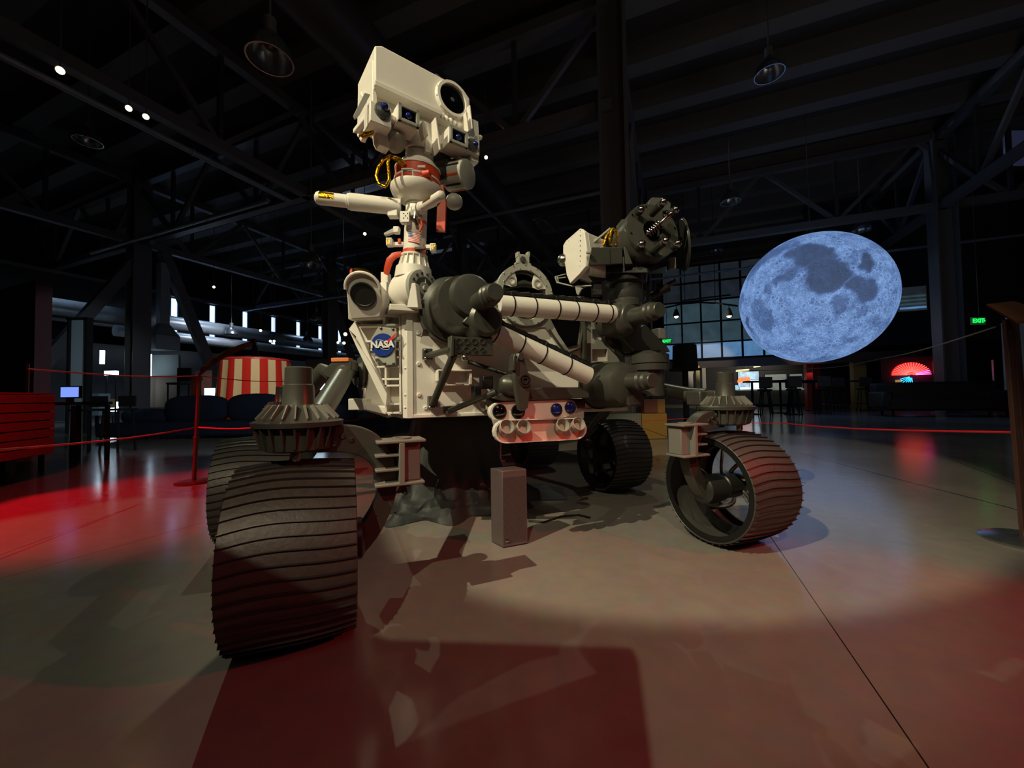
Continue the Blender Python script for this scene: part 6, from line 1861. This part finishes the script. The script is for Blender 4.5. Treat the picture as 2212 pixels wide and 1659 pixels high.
# ------------------------------------------------------------------ navy sofa with cushions
Yf = 7.4
a, b = W(205, 940, Yf), W(690, 900, Yf)
sz = W(400, 925, Yf).z
t = thing('long_sofa', 'long dark navy sofa on thin legs behind the barrier', 'sofa', ((a.x + b.x) / 2, Yf + .4, 0))
zs0, zs1 = W(300, 945, Yf).z, W(400, 912, Yf).z
MB().box(((a.x + b.x) / 2 + .5, Yf + .45, (zs0 + zs1) / 2), b.x - a.x + 1.0, .95, zs1 - zs0).out('seat', M['navy'], t, bevel=.06, seg=3)
for x in (300, 332, 520, 640):
    p = W(x, 950, Yf)
    MB().cyl((p.x, Yf + .15, 0), (p.x, Yf + .15, zs0), .018, n=8).out('leg', M['hole'], t)
    MB().cyl((p.x, Yf + .75, 0), (p.x, Yf + .75, zs0), .018, n=8).out('leg', M['hole'], t)
for x0, x1, y0, lb_ in ((268, 362, 886, 'low navy back cushion at the left end of the sofa'), (359, 495, 858, 'rounded navy back cushion below the barrier post'), (494, 612, 854, 'rounded navy back cushion in front of the striped tent'), (718, 770, 878, 'navy back cushion glimpsed between strut and rover body')):
    p, q = W(x0, y0, Yf + .7), W(x1, y0, Yf + .7)
    c = V(((p.x + q.x) / 2, Yf + .7, (p.z + zs1) / 2 - .02))
    hh = (p.z - zs1) / 2 + .05
    mb = MB()
    K, N_ = 12, 28
    def se(th, ex): return math.copysign(abs(math.cos(th)) ** ex, math.cos(th)), math.copysign(abs(math.sin(th)) ** ex, math.sin(th))
    vs, fs = [], []
    for j in range(K + 1):
        ph = -PI / 2 + PI * j / K
        cy = abs(math.cos(ph)) ** 0.6
        for i in range(N_):
            cx, sx_ = se(2 * PI * i / N_, 0.62)
            vs.append(c + V((cx * (q.x - p.x) / 2 * cy, .17 * math.copysign(abs(math.sin(ph)) ** .8, math.sin(ph)), sx_ * hh * cy)))
    for j in range(K):
        for i in range(N_):
            fs.append((j * N_ + i, j * N_ + (i + 1) % N_, (j + 1) * N_ + (i + 1) % N_, (j + 1) * N_ + i))
    mb.add(vs, fs)
    mb.out('back_cushion', M['navy'], None, lb_, 'cushion', 'navy back cushions of the long sofa', smooth=180)

# ------------------------------------------------------------------ striped tent
Yt = 9.6
M['tentred'] = mat('tent_red_cloth', (.78, .13, .08), .85)
M['tentcream'] = mat('tent_cream_cloth', (.88, .80, .64), .85)
a, b = W(488, 780, Yt), W(618, 780, Yt)
cx, rt = (a.x + b.x) / 2, (b.x - a.x) / 2
rbm = rt * 1.16
zt_, zl = a.z, 0.0
t = thing('striped_tent', 'round tent with red and cream vertical stripes behind the sofa', 'tent', (cx, Yt, 0))
N_ = 28
for k in range(N_):
    vs = []
    m_ = 8
    for j in range(m_ + 1):
        s_ = j / m_
        z = zl + (zt_ - zl) * s_
        rr = rbm + (rt - rbm) * s_ ** 0.7
        for e_ in range(4):
            th = 2 * PI * (k + e_ / 3) / N_
            rk = rr * (1 + 0.025 * math.sin(th * N_ / 2) * (1 - s_ * .6) + 0.02 * noise.noise(V((th * 3, z, 0))))
            vs.append((cx + rk * math.cos(th), Yt + rk * math.sin(th), z))
    MB().add(vs, [(j * 4 + e_, j * 4 + e_ + 1, (j + 1) * 4 + e_ + 1, (j + 1) * 4 + e_) for j in range(m_) for e_ in range(3)]).out('stripe', M['tentred'] if k % 2 == 0 else M['tentcream'], t, smooth=60)
MB().lathe((cx, Yt, zt_), UZ, [(0, rt * 1.0), (0.03, rt * .98), (0.10, rt * .3), (.12, .02)], 28).out('tent_roof', M['ductdark'], t)
MB().ring((cx, Yt, zt_), UZ, rt * .97, rt * 1.03, .04).out('hoop', M['emred'], t)

# ------------------------------------------------------------------ things glimpsed beneath the rover body
boxpx('red_screen', 948, 900, 998, 930, 9.0, emit('red_orange_glow', (.80, .28, .20), .8), 'red orange lit screen glimpsed below the rover body', 'screen', .06)
boxpx('blue_board', 1022, 902, 1034, 940, 8.0, emit('dim_blue_board', (.14, .30, .50), .6), 'narrow blue board glimpsed below the rover body', 'board', .06)
boxpx('dark_kiosk', 1036, 905, 1062, 975, 7.0, M['hole'], 'dark kiosk glimpsed behind the drape', 'kiosk', .4)
boxpx('yellow_crate', 1388, 893, 1440, 948, 6.2, mat('yellow_crate_paint', (.52, .38, .12), .6), 'yellow crate behind the right rear of the rover', 'crate', .4)
boxpx('brown_cabinet', 1392, 862, 1420, 892, 6.25, mat('brown_cabinet_wood', (.36, .17, .10), .6), 'brown box standing on the yellow crate', 'box', .3, None, False)
boxpx('yellow_crate', 1421, 862, 1436, 892, 6.25, mat('yellow_box_paint', (.50, .33, .12), .6), 'small yellow box beside the brown box', 'crate', .3, None, False)
boxpx('pale_cabinet', 1310, 893, 1385, 935, 6.2, mat('pale_teal_cabinet', (.36, .37, .33), .6), 'pale grey cabinet low behind the middle wheel', 'cabinet', .4)
# black drum lamp on a post
p = W(1480, 801, 7.5)
t = thing('drum_lamp', 'black drum shaded lamp on a stout post right of the elbow joint', 'lamp', (p.x, 7.5, 0))
rl = .23
MB().lathe(p, UZ, [(0, rl), (W(1480, 746, 7.5).z - p.z, rl * .92)], 28).out('lamp_shade', M['hole'], t)
MB().ring(p + UZ * .02, UZ, rl * .9, rl * 1.25, .03).out('shade_rim', M['hole'], t)
MB().cyl((p.x, 7.5, 0.03), p, .055, n=14).out('post', M['hole'], t)
MB().cyl((p.x, 7.5, 0), (p.x, 7.5, .03), .2, n=24).out('base', M['hole'], t)
# unseen board added behind the camera, shaped to shade the floor in front
t = thing('shadow_board', 'plain dark board added behind the camera position to cast a shadow', 'board', (-0.47, -0.75, 0))
MB().prism([(-.86, -.77, .1), (-.10, -.77, .1), (-.10, -.77, 1.885), (-.56, -.77, 1.92), (-.86, -.77, 2.05)], (0, .04, 0)).out('board_face', M['dark'], t, bevel=.004)
for d in (-.3, .3):
    MB().box((-0.47 + d, -0.75, .05), .05, .45, .1).out('foot', M['dark'], t, bevel=.004)
    MB().box((-0.47 + d, -0.75, .12), .04, .04, .24).out('upright', M['dark'], t, smooth=0)
